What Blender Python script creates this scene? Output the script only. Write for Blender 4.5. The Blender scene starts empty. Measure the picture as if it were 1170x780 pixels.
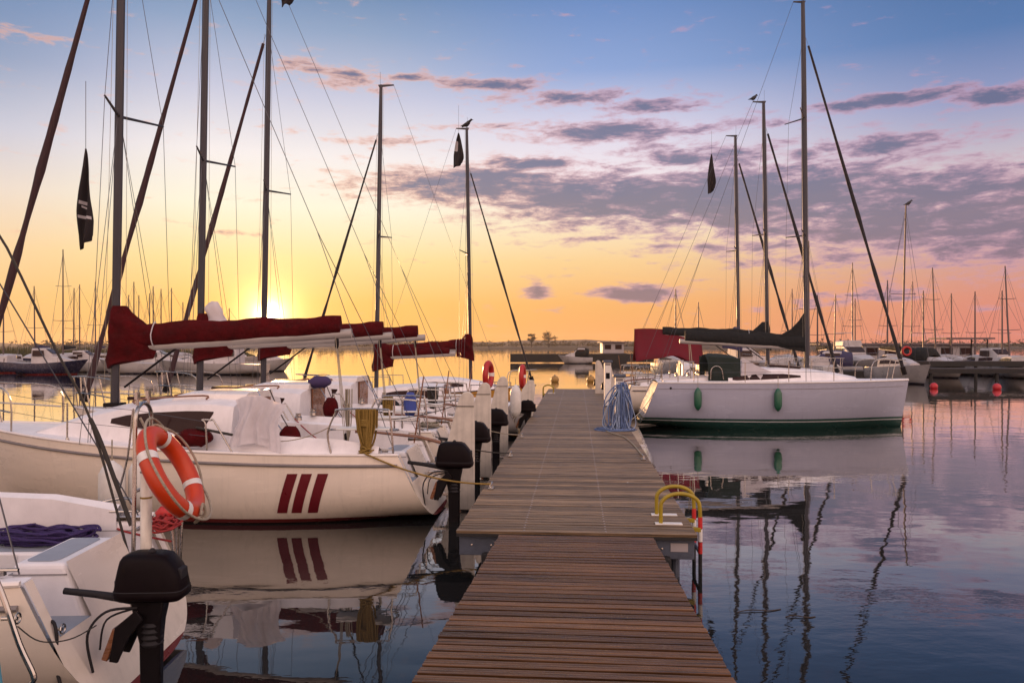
import bpy, bmesh, math, random
from mathutils import Vector, Matrix, Euler
R = math.radians
random.seed(7)
SC = bpy.context.scene
COL = SC.collection

# ------------------------------------------------------------------ camera
CAM_H = 2.36
cd = bpy.data.cameras.new('camera'); cam = bpy.data.objects.new('camera', cd); COL.objects.link(cam)
cam.location = (0, 0, CAM_H); cam.rotation_euler = (R(90), 0, 0)
cd.sensor_width = 36; cd.lens = 28; cd.shift_y = 5/1170
cd.clip_start = .05; cd.clip_end = 20000
SC.camera = cam
SC.render.engine = 'CYCLES'
try:
    SC.cycles.use_denoising = True; SC.cycles.max_bounces = 6; SC.cycles.glossy_bounces = 4
    SC.cycles.diffuse_bounces = 3; SC.cycles.sample_clamp_indirect = 6; SC.cycles.caustics_reflective = False
except Exception: pass
SC.view_settings.view_transform = 'Standard'; SC.view_settings.look = 'None'
SC.view_settings.exposure = 0.0; SC.view_settings.gamma = 1.0
SC.view_settings.use_curve_mapping = False

def lin(c):
    return tuple(((v/255)/12.92 if v/255 <= .04045 else ((v/255+.055)/1.055)**2.4) for v in c)

F = 910.0
def at(px, py, Y):
    return Vector(((px-585)/F*Y, Y, CAM_H-(py-395)/F*Y))
def pxw(px, Y): return (px-585)/F*Y

# ------------------------------------------------------------------ sun
SUN_AZ = math.degrees(math.atan((307-585)/F)); SUN_EL = 2.1
sd = Vector((math.sin(R(SUN_AZ))*math.cos(R(SUN_EL)), math.cos(R(SUN_AZ))*math.cos(R(SUN_EL)), math.sin(R(SUN_EL))))
sl = bpy.data.lights.new('sun', 'SUN'); so = bpy.data.objects.new('sun', sl); COL.objects.link(so)
sl.energy = 4.6; sl.angle = R(.5); sl.color = (1.0, .52, .22)
so.rotation_euler = sd.to_track_quat('Z', 'Y').to_euler(); so.location = (-40, 100, 30)

# ------------------------------------------------------------------ world: dawn sky, clouds
W = bpy.data.worlds.new('World'); SC.world = W; W.use_nodes = True
nt = W.node_tree; nt.nodes.clear()
def N(t, **k):
    n = nt.nodes.new(t)
    for a, b in k.items(): setattr(n, a, b)
    return n
def put(sock, v):
    if hasattr(v, 'links') or hasattr(v, 'is_output'): nt.links.new(v, sock)
    else: sock.default_value = v
def M(op, a, b=None, c=None, clamp=False):
    n = N('ShaderNodeMath', operation=op, use_clamp=clamp)
    put(n.inputs[0], a)
    if b is not None: put(n.inputs[1], b)
    if c is not None: put(n.inputs[2], c)
    return n.outputs[0]
def SS(v, lo, hi):
    n = N('ShaderNodeMapRange', interpolation_type='SMOOTHSTEP')
    put(n.inputs['Value'], v); n.inputs['From Min'].default_value = lo; n.inputs['From Max'].default_value = hi
    return n.outputs['Result']
def MIXC(f, a, b, mode='MIX'):
    n = N('ShaderNodeMixRGB', blend_type=mode)
    put(n.inputs[0], f); put(n.inputs[1], a); put(n.inputs[2], b)
    return n.outputs[0]
tc = N('ShaderNodeTexCoord'); sep = N('ShaderNodeSeparateXYZ'); nt.links.new(tc.outputs['Generated'], sep.inputs[0])
dx, dy, dz = sep.outputs
hyp = M('SQRT', M('ADD', M('MULTIPLY', dx, dx), M('MULTIPLY', dy, dy)))
az = M('MULTIPLY', M('ARCTAN2', dx, dy), 57.29578)
el = M('MULTIPLY', M('ARCTAN2', dz, hyp), 57.29578)
daz0 = M('ABSOLUTE', M('SUBTRACT', az, SUN_AZ))
daz = M('MINIMUM', daz0, M('SUBTRACT', 360.0, daz0))
def RAMP(stops, top=60.0):
    n = N('ShaderNodeValToRGB'); nt.links.new(M('DIVIDE', el, top, clamp=True), n.inputs[0])
    cr = n.color_ramp; cr.interpolation = 'LINEAR'
    while len(cr.elements) < len(stops): cr.elements.new(.5)
    for e, (p, c) in zip(cr.elements, stops): e.position = p/top
    for e, (p, c) in zip(cr.elements, stops): e.color = (*lin(c), 1)
    return n.outputs[0]
c_sun = RAMP([(0,(253,182,92)),(3,(254,200,112)),(6,(255,228,160)),(9.5,(255,248,222)),(13,(250,242,240)),(17,(205,206,226)),(21,(150,170,202)),(24,(110,141,182)),(34,(100,128,168)),(60,(196,196,205))])  # top stop of the front ramps, above the frame, brightened as added fill
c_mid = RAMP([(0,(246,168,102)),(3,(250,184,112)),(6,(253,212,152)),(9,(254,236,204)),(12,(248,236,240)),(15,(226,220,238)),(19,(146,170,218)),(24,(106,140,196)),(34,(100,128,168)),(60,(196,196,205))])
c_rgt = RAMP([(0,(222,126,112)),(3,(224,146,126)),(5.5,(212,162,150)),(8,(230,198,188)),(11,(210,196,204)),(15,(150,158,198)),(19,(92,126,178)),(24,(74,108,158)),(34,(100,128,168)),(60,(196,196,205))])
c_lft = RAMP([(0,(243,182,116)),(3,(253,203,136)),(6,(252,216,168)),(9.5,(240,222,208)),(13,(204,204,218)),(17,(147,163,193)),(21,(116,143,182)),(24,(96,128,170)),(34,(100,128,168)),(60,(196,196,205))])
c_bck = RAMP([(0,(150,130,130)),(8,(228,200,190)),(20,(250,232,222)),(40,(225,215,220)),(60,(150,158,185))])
g = N('ShaderNodeMixRGB', blend_type='MULTIPLY'); g.inputs[0].default_value = 1; nt.links.new(c_bck, g.inputs[1]); g.inputs[2].default_value = (2.3, 1.92, 1.74, 1)  # unseen sky behind the camera boosted as added fill on the hulls
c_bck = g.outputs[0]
sky = MIXC(SS(daz, 5, 24), c_sun, c_mid)
sky = MIXC(SS(daz, 22, 50), sky, c_rgt)
sky = MIXC(M('MULTIPLY', SS(M('MULTIPLY', az, -1.0), 20, 36), SS(M('MULTIPLY', az, -1.0), 120, 90)), sky, c_lft)
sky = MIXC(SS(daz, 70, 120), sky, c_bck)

# clouds
comb = N('ShaderNodeCombineXYZ'); put(comb.inputs[0], M('MULTIPLY', az, .165)); put(comb.inputs[1], M('MULTIPLY', el, .62))
def NOISE(scale, detail, rough, off, dist=0.0):
    mp = N('ShaderNodeMapping'); nt.links.new(comb.outputs[0], mp.inputs[0]); mp.inputs['Location'].default_value = off
    n = N('ShaderNodeTexNoise'); nt.links.new(mp.outputs[0], n.inputs['Vector'])
    n.inputs['Scale'].default_value = scale; n.inputs['Detail'].default_value = detail
    n.inputs['Roughness'].default_value = rough; n.inputs['Distortion'].default_value = dist
    return n.outputs['Fac']
nz = NOISE(2.0, 11, .68, (3.1, 1.7, 0), .35)
nz2 = NOISE(3.2, 6, .6, (11.1, 5.7, 0), .2)
nzb = NOISE(.8, 5, .6, (21.1, 2.7, 0), .2)
blobs = [(860,226,170,34,1.08),(1050,242,190,40,1.0),(1165,258,110,34,.98),(700,228,130,25,1.08),(560,212,140,18,1.0),(470,203,70,8,.6),(800,178,90,12,.74),(1010,168,100,12,.74),
 (640,113,80,8,.82),(560,97,52,6,.95),(705,150,90,10,.92),(745,120,54,8,.82),(600,187,56,6,1.15),(1010,114,80,7,.88),(1150,106,50,8,.95),(850,140,70,6,.55),
 (730,335,42,8,1.1),(615,333,14,8,.95),(470,88,24,4,.8),(400,92,44,9,.72),(345,76,34,7,.72),(440,160,80,5,.45),(560,145,50,4,.6),(20,38,38,5,.55),
 (1010,335,36,9,.7),(940,345,32,8,.6),(680,272,44,3,.6),(850,280,110,6,.72),(1000,290,90,5,.6),(265,266,26,3,.5)]
mask = None
for (x, y, wx, wy, am) in blobs:
    a = math.degrees(math.atan((x-585)/F)); e = math.degrees(math.atan((395-y)/F*math.cos(R(a))))
    k = math.degrees(1/F)
    t1 = M('POWER', M('DIVIDE', M('SUBTRACT', az, a), wx*k*1.2), 2.0)
    t2 = M('POWER', M('DIVIDE', M('SUBTRACT', el, e), wy*k*1.32), 2.0)
    gsn = M('MULTIPLY', M('EXPONENT', M('MULTIPLY', M('ADD', t1, t2), -1.0)), am)
    mask = gsn if mask is None else M('MAXIMUM', mask, gsn)
dens = M('ADD', mask, M('MULTIPLY', M('SUBTRACT', nz, .5), 2.1))
dens = M('ADD', dens, M('MULTIPLY', M('SUBTRACT', nz2, .5), 1.0))
cover = SS(dens, .17, .72)
core = SS(dens, .34, .98)
warm = MIXC(SS(az, -14, 14), (*lin((250,188,160)), 1), (*lin((206,160,182)), 1))
cc = MIXC(core, warm, MIXC(SS(M('ADD', dz, M('MULTIPLY', M('SUBTRACT', nzb, .5), .18)), .06, .26), (*lin((130,114,134)), 1), (*lin((102,106,138)), 1)))
sky = MIXC(M('MULTIPLY', cover, .88), sky, cc)

# sun disc and the glow round it
vs = N('ShaderNodeVectorMath', operation='DOT_PRODUCT'); nt.links.new(tc.outputs['Generated'], vs.inputs[0]); vs.inputs[1].default_value = sd
ang = M('MULTIPLY', M('ARCCOSINE', M('MINIMUM', vs.outputs['Value'], 1.0)), 57.29578)
def GLOW(width, amp, col):
    gg = M('MULTIPLY', M('EXPONENT', M('MULTIPLY', M('POWER', M('DIVIDE', ang, width), 1.4), -1.0)), amp)
    return MIXC(1.0, (*col, 1), gg, 'MULTIPLY')
for wdt, am, c in ((.36, 22.0, (1, .82, .5)), (1.0, 4.2, (1, .70, .32)), (2.4, .85, (1, .60, .22)), (4.5, .08, (1, .66, .35))):
    sky = MIXC(1.0, sky, GLOW(wdt, am, c), 'ADD')
nish = N('ShaderNodeTexSky'); nish.sky_type = 'NISHITA'; nish.sun_disc = False
nish.sun_elevation = R(SUN_EL); nish.sun_rotation = R(SUN_AZ)
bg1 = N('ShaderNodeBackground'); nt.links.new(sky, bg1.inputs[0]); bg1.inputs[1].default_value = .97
bg2 = N('ShaderNodeBackground'); nt.links.new(nish.outputs[0], bg2.inputs[0]); bg2.inputs[1].default_value = .004
addn = N('ShaderNodeAddShader'); nt.links.new(bg1.outputs[0], addn.inputs[0]); nt.links.new(bg2.outputs[0], addn.inputs[1])
out = N('ShaderNodeOutputWorld'); nt.links.new(addn.outputs[0], out.inputs[0])

# ------------------------------------------------------------------ materials
MATS = {}
def mat(name, col, rough=.5, metal=0.0, var=.12, vscale=6.0, bump=0.0, bscale=40.0, stretch=(1,1,1), coat=0.0, spec=.5, boot=None, trans=0.0, island=0.0, sheen=0.0, rvar=.1, streak=0.0, bdist=.02, spots=0.0):
    """procedural surface: base colour broken up by noise, optional bump, painted bands by local height"""
    if name in MATS: return MATS[name]
    m = bpy.data.materials.new(name); m.use_nodes = True; t = m.node_tree; b = t.nodes['Principled BSDF']
    L = t.links.new
    tcn = t.nodes.new('ShaderNodeTexCoord'); mp = t.nodes.new('ShaderNodeMapping'); L(tcn.outputs['Object'], mp.inputs[0]); mp.inputs['Scale'].default_value = stretch
    n1 = t.nodes.new('ShaderNodeTexNoise'); L(mp.outputs[0], n1.inputs['Vector']); n1.inputs['Scale'].default_value = vscale; n1.inputs['Detail'].default_value = 6; n1.inputs['Roughness'].default_value = .6
    mr = t.nodes.new('ShaderNodeMapRange'); L(n1.outputs['Fac'], mr.inputs[0]); mr.inputs[1].default_value = .3; mr.inputs[2].default_value = .7
    mr.inputs[3].default_value = 1-var; mr.inputs[4].default_value = 1+var*.6
    fac = mr.outputs[0]
    if island:
        gi = t.nodes.new('ShaderNodeNewGeometry'); m2 = t.nodes.new('ShaderNodeMapRange'); L(gi.outputs['Random Per Island'], m2.inputs[0]); m2.inputs[3].default_value = 1-island; m2.inputs[4].default_value = 1+island
        mm = t.nodes.new('ShaderNodeMath'); mm.operation = 'MULTIPLY'; L(fac, mm.inputs[0]); L(m2.outputs[0], mm.inputs[1]); fac = mm.outputs[0]
    base = None
    if boot:
        sp = t.nodes.new('ShaderNodeSeparateXYZ'); L(tcn.outputs['Object'], sp.inputs[0])
        cur = (*col, 1)
        for (z, c) in boot:            # below z the paint is c
            lt = t.nodes.new('ShaderNodeMath'); lt.operation = 'LESS_THAN'; L(sp.outputs[2], lt.inputs[0]); lt.inputs[1].default_value = z
            mx = t.nodes.new('ShaderNodeMixRGB'); L(lt.outputs[0], mx.inputs[0])
            if isinstance(cur, tuple): mx.inputs[1].default_value = cur
            else: L(cur, mx.inputs[1])
            mx.inputs[2].default_value = (*c, 1); cur = mx.outputs[0]
        base = cur
    if streak:
        ms_ = t.nodes.new('ShaderNodeMapping'); L(tcn.outputs['Object'], ms_.inputs[0]); ms_.inputs['Scale'].default_value = (9, 9, .55)
        n4 = t.nodes.new('ShaderNodeTexNoise'); L(ms_.outputs[0], n4.inputs['Vector']); n4.inputs['Scale'].default_value = 1.4; n4.inputs['Detail'].default_value = 7; n4.inputs['Roughness'].default_value = .7
        s4 = t.nodes.new('ShaderNodeMapRange'); L(n4.outputs['Fac'], s4.inputs[0]); s4.inputs[1].default_value = .52; s4.inputs[2].default_value = .80; s4.inputs[3].default_value = 1; s4.inputs[4].default_value = 1-streak
        sz = t.nodes.new('ShaderNodeSeparateXYZ'); L(tcn.outputs['Object'], sz.inputs[0])
        sc_ = t.nodes.new('ShaderNodeMath'); sc_.operation = 'MULTIPLY_ADD'; L(n4.outputs['Fac'], sc_.inputs[0]); sc_.inputs[1].default_value = -.36; L(sz.outputs[2], sc_.inputs[2])
        s5 = t.nodes.new('ShaderNodeMapRange'); L(sc_.outputs[0], s5.inputs[0]); s5.inputs[1].default_value = -.12; s5.inputs[2].default_value = .14; s5.inputs[3].default_value = 1-streak*.9; s5.inputs[4].default_value = 1
        mm = t.nodes.new('ShaderNodeMath'); mm.operation = 'MULTIPLY'; L(fac, mm.inputs[0]); L(s4.outputs[0], mm.inputs[1])
        m6 = t.nodes.new('ShaderNodeMath'); m6.operation = 'MULTIPLY'; L(mm.outputs[0], m6.inputs[0]); L(s5.outputs[0], m6.inputs[1]); fac = m6.outputs[0]
    mul = t.nodes.new('ShaderNodeMixRGB'); mul.blend_type = 'MULTIPLY'; mul.inputs[0].default_value = 1
    if base is None: mul.inputs[1].default_value = (*col, 1)
    else: L(base, mul.inputs[1])
    L(fac, mul.inputs[2]); L(mul.outputs[0], b.inputs['Base Color'])
    if spots:
        vo = t.nodes.new('ShaderNodeTexVoronoi'); L(tcn.outputs['Object'], vo.inputs['Vector']); vo.inputs['Scale'].default_value = 2.6
        nd = t.nodes.new('ShaderNodeMath'); nd.operation = 'MULTIPLY_ADD'; L(n1.outputs['Fac'], nd.inputs[0]); nd.inputs[1].default_value = .09; L(vo.outputs['Distance'], nd.inputs[2])
        l1 = t.nodes.new('ShaderNodeMath'); l1.operation = 'LESS_THAN'; L(nd.outputs[0], l1.inputs[0]); l1.inputs[1].default_value = .085
        sc2 = t.nodes.new('ShaderNodeSeparateColor'); L(vo.outputs['Color'], sc2.inputs[0])
        l2 = t.nodes.new('ShaderNodeMath'); l2.operation = 'GREATER_THAN'; L(sc2.outputs[0], l2.inputs[0]); l2.inputs[1].default_value = 1-spots
        l3 = t.nodes.new('ShaderNodeMath'); l3.operation = 'MULTIPLY'; L(l1.outputs[0], l3.inputs[0]); L(l2.outputs[0], l3.inputs[1])
        l4 = t.nodes.new('ShaderNodeMath'); l4.operation = 'MULTIPLY'; L(l3.outputs[0], l4.inputs[0]); l4.inputs[1].default_value = .75
        mx5 = t.nodes.new('ShaderNodeMixRGB'); L(l4.outputs[0], mx5.inputs[0]); L(mul.outputs[0], mx5.inputs[1]); mx5.inputs[2].default_value = (.62,.60,.55,1); L(mx5.outputs[0], b.inputs['Base Color'])
    r2 = t.nodes.new('ShaderNodeMapRange'); L(n1.outputs['Fac'], r2.inputs[0]); r2.inputs[1].default_value = .3; r2.inputs[2].default_value = .7
    r2.inputs[3].default_value = max(.02, rough-rvar); r2.inputs[4].default_value = min(1, rough+rvar); L(r2.outputs[0], b.inputs['Roughness'])
    b.inputs['Metallic'].default_value = metal; b.inputs['Specular IOR Level'].default_value = spec
    b.inputs['Coat Weight'].default_value = coat; b.inputs['Sheen Weight'].default_value = sheen
    if bump:
        n2 = t.nodes.new('ShaderNodeTexNoise'); L(mp.outputs[0], n2.inputs['Vector']); n2.inputs['Scale'].default_value = bscale; n2.inputs['Detail'].default_value = 4
        bp = t.nodes.new('ShaderNodeBump'); bp.inputs['Strength'].default_value = bump; bp.inputs['Distance'].default_value = bdist
        L(n2.outputs['Fac'], bp.inputs['Height']); L(bp.outputs[0], b.inputs['Normal'])
    if trans:
        tr = t.nodes.new('ShaderNodeBsdfTranslucent'); tr.inputs[0].default_value = (*col, 1); mxs = t.nodes.new('ShaderNodeMixShader'); mxs.inputs[0].default_value = trans
        L(b.outputs[0], mxs.inputs[1]); L(tr.outputs[0], mxs.inputs[2]); L(mxs.outputs[0], t.nodes['Material Output'].inputs[0])
    MATS[name] = m
    return m

GEL = mat('gelcoat', (.82,.77,.73), .28, var=.07, vscale=2.5, coat=.3, bump=.012, bscale=3)
DECKM = mat('deck_gelcoat', (.82,.79,.79), .42, streak=.10, var=.09, vscale=5)
FARDECK = mat('far_deck', (.46,.43,.43), .5, var=.2, vscale=2)
NONSKID = mat('nonskid_grey', (.30,.33,.38), .75, var=.12, bump=.15, bscale=180)
HULL_A = mat('hull_white_warm_lit_red_boot', (.82,.73,.62), .25, streak=.13, var=.08, vscale=1.6, stretch=(.5,.5,2.2), coat=.25, bump=.008, bscale=2.5, boot=[(.075,(.17,.03,.03)),(.02,(.03,.02,.02))])  # warm light on the left row is mixed into this white
HULL_G = mat('hull_white_cool_shaded_green_boot', (.33,.345,.44), .25, streak=.13, var=.06, vscale=1.6, stretch=(.5,.5,2.0), coat=.3, bump=.008, bscale=2.5, boot=[(.30,(.02,.06,.05)),(.235,(.55,.55,.58)),(.212,(.012,.045,.038))])  # cooler, dimmer light on this boat is mixed into its white
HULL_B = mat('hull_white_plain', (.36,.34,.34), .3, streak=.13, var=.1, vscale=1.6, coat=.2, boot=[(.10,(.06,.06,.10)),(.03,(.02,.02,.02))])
HULL_O = mat('hull_ochre', (.58,.30,.06), .3, var=.12, vscale=1.8, coat=.3, boot=[(.06,(.05,.03,.02))])
HULL_N = mat('hull_navy', (.015,.016,.045), .25, var=.1, coat=.3, boot=[(.08,(.25,.02,.02))])
STEEL = mat('stainless', (.42,.39,.36), .25, 1.0, var=.1, vscale=20)
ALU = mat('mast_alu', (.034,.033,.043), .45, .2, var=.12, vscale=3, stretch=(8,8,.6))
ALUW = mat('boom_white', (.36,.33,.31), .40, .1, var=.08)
WIRE = mat('wire', (.10,.10,.11), .4, .8, var=.1)
MAROON = mat('maroon_canvas', (.070,.0035,.005), .9, spec=.15, var=.45, vscale=5, bump=1.0, bscale=7, bdist=.05)
MAROON_D = mat('maroon_stripe_paint', (.13,.008,.014), .35, var=.08)
DARKCAN = mat('dark_canvas', (.013,.014,.015), .85, spec=.3, var=.25, vscale=5, bump=.8, bscale=8, bdist=.05)
GREENCAN = mat('green_canvas', (.012,.022,.018), .85, var=.22, vscale=5, bump=.4, bscale=9)
NAVYCAN = mat('navy_canvas', (.035,.03,.08), .85, var=.22, vscale=5, bump=.4, bscale=9)
REDCAN = mat('red_canvas', (.17,.005,.016), .8, var=.2, vscale=4, bump=.3, bscale=7, trans=.25)
FURL = mat('furled_sail_strip', (.045,.018,.022), .8, var=.35, vscale=8, bump=.5, bscale=25, stretch=(1,1,.5))
FURL_K = mat('furled_sail_dark', (.018,.016,.02), .8, var=.3, vscale=8, bump=.5, bscale=25)
WINDOW = mat('tinted_window', (.030,.013,.013), .12, var=.15, spec=.14)
WOOD_V = mat('varnished_wood', (.20,.075,.03), .3, var=.3, vscale=6, stretch=(1,1,8), coat=.4)
BLACKP = mat('black_plastic', (.007,.005,.006), .5, spec=.15, var=.25, vscale=14, bump=.05, bscale=60)
MOTORP = mat('motor_cowl_paint', (.006,.003,.004), .5, spec=.1, var=.3, vscale=9, bump=.05, bscale=30)
RUBBER = mat('rubber', (.018,.016,.018), .7, spec=.3, var=.2)
RUBRAIL = mat('rubrail_grey', (.20,.18,.18), .5, var=.2, vscale=5)
ORANGE = mat('lifebuoy_orange', (.55,.045,.006), .42, var=.14, vscale=7, bump=.08, bscale=14)
WHITEP = mat('white_plastic', (.76,.74,.70), .4, var=.12, vscale=8)
WHITERUST = mat('white_pole_paint', (.70,.66,.58), .5, var=.35, vscale=10, stretch=(1,1,.4))
ROPE_Y = mat('rope_yellow', (.28,.175,.035), .85, var=.3, vscale=60, bump=.6, bscale=120)
ROPE_W = mat('rope_beige', (.38,.33,.25), .85, var=.3, vscale=60, bump=.6, bscale=120)
ROPE_B = mat('rope_blue', (.12,.18,.34), .8, var=.35, vscale=60, bump=.6, bscale=120)
ROPE_LB = mat('rope_pale_blue', (.30,.38,.52), .8, var=.3, vscale=60, bump=.6, bscale=120)
ROPE_P = mat('rope_purple', (.045,.025,.12), .85, var=.35, vscale=50, bump=.6, bscale=120)
ROPE_R = mat('rope_red', (.32,.03,.03), .85, var=.3, vscale=50)
ROPE_K = mat('rope_dark', (.04,.035,.03), .85, var=.3, vscale=50)
RUDDERM = mat('rudder_blade_paint', (.60,.55,.48), .5, streak=.3, var=.2, vscale=5)
CLOTH = mat('pale_cloth', (.74,.70,.72), .8, var=.12, vscale=5, bump=.3, bscale=9, trans=.35)
FENDER_G = mat('fender_green', (.02,.11,.06), .4, var=.15)
FENDER_W = mat('fender_white', (.68,.66,.62), .45, var=.15)
YELLOW = mat('yellow_paint', (.33,.24,.012), .4, var=.18, vscale=12)
REDP = mat('red_paint', (.50,.02,.02), .4, var=.15)
GALV = mat('galvanised', (.085,.10,.135), .55, .35, var=.3, vscale=9, bump=.05, bscale=40)
DARKST = mat('dark_float', (.016,.015,.015), .8, var=.3)
TEAL = mat('teal_cloth', (.06,.22,.30), .85, var=.3, vscale=8, bump=.4, bscale=16)
BLUECAN = mat('blue_canvas', (.05,.08,.32), .85, var=.2)
BIRDM = mat('bird_feather', (.03,.028,.03), .8, var=.3, vscale=20)
GREYW = mat('jetty_timber', (.030,.024,.024), .85, var=.35, vscale=2)
PALEW = mat('pale_wall', (.36,.33,.34), .6, var=.12, vscale=1)
ROOFM = mat('flat_roof', (.16,.12,.12), .7, var=.2)
REED = mat('reeds', (.055,.055,.02), .9, var=.4, vscale=1.5)
FARLAND = mat('far_land', (.07,.055,.04), .95, var=.3, vscale=.05)
LEAF = mat('far_leaves', (.045,.035,.02), .9, var=.4, vscale=.6)
BARK = mat('far_bark', (.05,.035,.025), .9, var=.3)
PURPLEB = mat('purple_bag', (.05,.03,.10), .8, var=.2)
OCHREP = mat('buoy_ochre', (.35,.20,.05), .5, var=.2)

SHEER = mat('sheer_cloth', (.78,.72,.72), .8, var=.12, vscale=9, bump=.3, bscale=30, trans=.4)
_t = SHEER.node_tree; _o = _t.nodes['Material Output']; _src = _o.inputs[0].links[0].from_socket
_tp = _t.nodes.new('ShaderNodeBsdfTransparent'); _mx = _t.nodes.new('ShaderNodeMixShader'); _mx.inputs[0].default_value = .10
_t.links.new(_src, _mx.inputs[1]); _t.links.new(_tp.outputs[0], _mx.inputs[2]); _t.links.new(_mx.outputs[0], _o.inputs[0])
# ------------------------------------------------------------------ mesh builder
class MB:
    def __init__(s): s.v = []; s.f = []
    def add(s, vs, fs):
        o = len(s.v); s.v += [tuple(p) for p in vs]; s.f += [tuple(i+o for i in f) for f in fs]; return s
    def box(s, c, d, rot=None):
        hx, hy, hz = d[0]/2, d[1]/2, d[2]/2
        ps = [Vector((x, y, z)) for x in (-hx, hx) for y in (-hy, hy) for z in (-hz, hz)]
        if rot is not None:
            m = Euler(rot).to_matrix(); ps = [m @ p for p in ps]
        ps = [p+Vector(c) for p in ps]
        return s.add(ps, [(0,1,3,2),(4,6,7,5),(0,4,5,1),(2,3,7,6),(0,2,6,4),(1,5,7,3)])
    def hexa(s, bottom, top):
        """8-point block from 4 bottom and 4 top corners"""
        return s.add(list(bottom)+list(top), [(3,2,1,0),(4,5,6,7),(0,1,5,4),(1,2,6,5),(2,3,7,6),(3,0,4,7)])
    def loft(s, rings, closed=True, cap=True):
        n = len(rings[0]); vs = [p for r in rings for p in r]; fs = []
        m = n if closed else n-1
        for i in range(len(rings)-1):
            for j in range(m):
                a = i*n+j; b = i*n+(j+1) % n
                fs.append((a, b, b+n, a+n))
        if cap and closed:
            fs.append(tuple(reversed(range(n)))); k = (len(rings)-1)*n; fs.append(tuple(range(k, k+n)))
        return s.add(vs, fs)
    def tube(s, pts, r, n=6, cap=True, flat=1.0):
        P = [Vector(p) for p in pts]; rs = r if isinstance(r, (list, tuple)) else [r]*len(P)
        T = []
        for i in range(len(P)):
            d = (P[min(i+1, len(P)-1)]-P[max(i-1, 0)])
            T.append(d.normalized() if d.length > 1e-9 else Vector((0,0,1)))
        up = Vector((0,0,1)) if abs(T[0].z) < .9 else Vector((1,0,0))
        u = T[0].cross(up).normalized(); rings = []
        for i, p in enumerate(P):
            u = (u-T[i]*u.dot(T[i]))
            u = u.normalized() if u.length > 1e-6 else T[i].orthogonal().normalized()
            w = T[i].cross(u)
            rings.append([p+(u*math.cos(2*math.pi*k/n)*flat+w*math.sin(2*math.pi*k/n))*rs[i] for k in range(n)])
        return s.loft(rings, True, cap)
    def lathe(s, prof, n=16, base=(0,0,0), rot=None, cap=True):
        rings = []
        m = Euler(rot).to_matrix() if rot is not None else Matrix.Identity(3)
        for (r, z) in prof:
            rings.append([m @ Vector((r*math.cos(2*math.pi*k/n), r*math.sin(2*math.pi*k/n), z))+Vector(base) for k in range(n)])
        return s.loft(rings, True, cap)
    def ball(s, c, r, n=10, m=7):
        r = r if isinstance(r, (tuple, list)) else (r, r, r)
        rings = []
        for i in range(m+1):
            a = math.pi*(i/m); a = min(max(a, .02), math.pi-.02)
            rings.append([Vector((c[0]+r[0]*math.sin(a)*math.cos(2*math.pi*k/n), c[1]+r[1]*math.sin(a)*math.sin(2*math.pi*k/n), c[2]-r[2]*math.cos(a))) for k in range(n)])
        return s.loft(rings)
    def prism(s, outline, vec):
        """flat outline (3-D points) given a thickness along vec"""
        n = len(outline); v = Vector(vec)
        o = [Vector(p) for p in outline]
        fs = [tuple(reversed(range(n))), tuple(range(n, 2*n))]+[(i, (i+1) % n, n+(i+1) % n, n+i) for i in range(n)]
        return s.add(o+[p+v for p in o], fs)
    def grid(s, fn, nu, nv):
        vs = [fn(i/nu, j/nv) for i in range(nu+1) for j in range(nv+1)]
        fs = [(i*(nv+1)+j, (i+1)*(nv+1)+j, (i+1)*(nv+1)+j+1, i*(nv+1)+j+1) for i in range(nu) for j in range(nv)]
        return s.add(vs, fs)
    def build(s, name, m, parent=None, smooth=35, bevel=0, solid=0, recalc=True, bseg=2):
        me = bpy.data.meshes.new(name); me.from_pydata(s.v, [], s.f); me.update()
        if recalc:
            bm = bmesh.new(); bm.from_mesh(me); bmesh.ops.recalc_face_normals(bm, faces=bm.faces); bm.to_mesh(me); bm.free()
        me.materials.append(m)
        if smooth:
            me.polygons.foreach_set('use_smooth', [True]*len(me.polygons))
            try: me.set_sharp_from_angle(angle=R(smooth))
            except Exception: pass
        o = bpy.data.objects.new(name, me); COL.objects.link(o)
        if parent is not None: o.parent = parent
        if solid:
            md = o.modifiers.new('thick', 'SOLIDIFY'); md.thickness = solid; md.offset = 0
        if bevel:
            md = o.modifiers.new('edge', 'BEVEL'); md.width = bevel; md.segments = bseg; md.limit_method = 'ANGLE'; md.angle_limit = R(30)
            if smooth == 0: pass
        return o

def tag(o, label=None, cat=None, group=None, kind=None):
    if label: o['label'] = label
    if cat: o['category'] = cat
    if group: o['group'] = group
    if kind: o['kind'] = kind
    return o
def thing(name, label, cat, loc=(0,0,0), rz=0, group=None, scale=1):
    o = bpy.data.objects.new(name, None); COL.objects.link(o); o.empty_display_size = .2
    o.location = loc; o.rotation_euler = (0, 0, rz); o.scale = (scale,)*3
    return tag(o, label, cat, group)
def kids(o): return [c for c in COL.objects if c.parent == o]
def copy_tree(o, parent=None, skip=(), swap=None):
    c = o.copy(); COL.objects.link(c); c.parent = parent
    if swap and o.type == 'MESH':
        for i, sl_ in enumerate(c.material_slots):
            nm = sl_.material.name if sl_.material else ''
            if nm in swap:
                sl_.link = 'OBJECT'; sl_.material = swap[nm]
    for ch in kids(o):
        if ch.name.split('.')[0] in skip: continue
        copy_tree(ch, c, skip, swap)
    return c
def smooth_path(pts, n=6):
    """Catmull-Rom through the points"""
    P = [Vector(p) for p in pts]; out = []
    for i in range(len(P)-1):
        a, b, c, d = P[max(i-1, 0)], P[i], P[i+1], P[min(i+2, len(P)-1)]
        for k in range(n):
            t = k/n
            out.append(.5*((2*b)+(c-a)*t+(2*a-5*b+4*c-d)*t*t+(3*b-3*c+d-a)*t**3))
    out.append(P[-1]); return out
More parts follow.
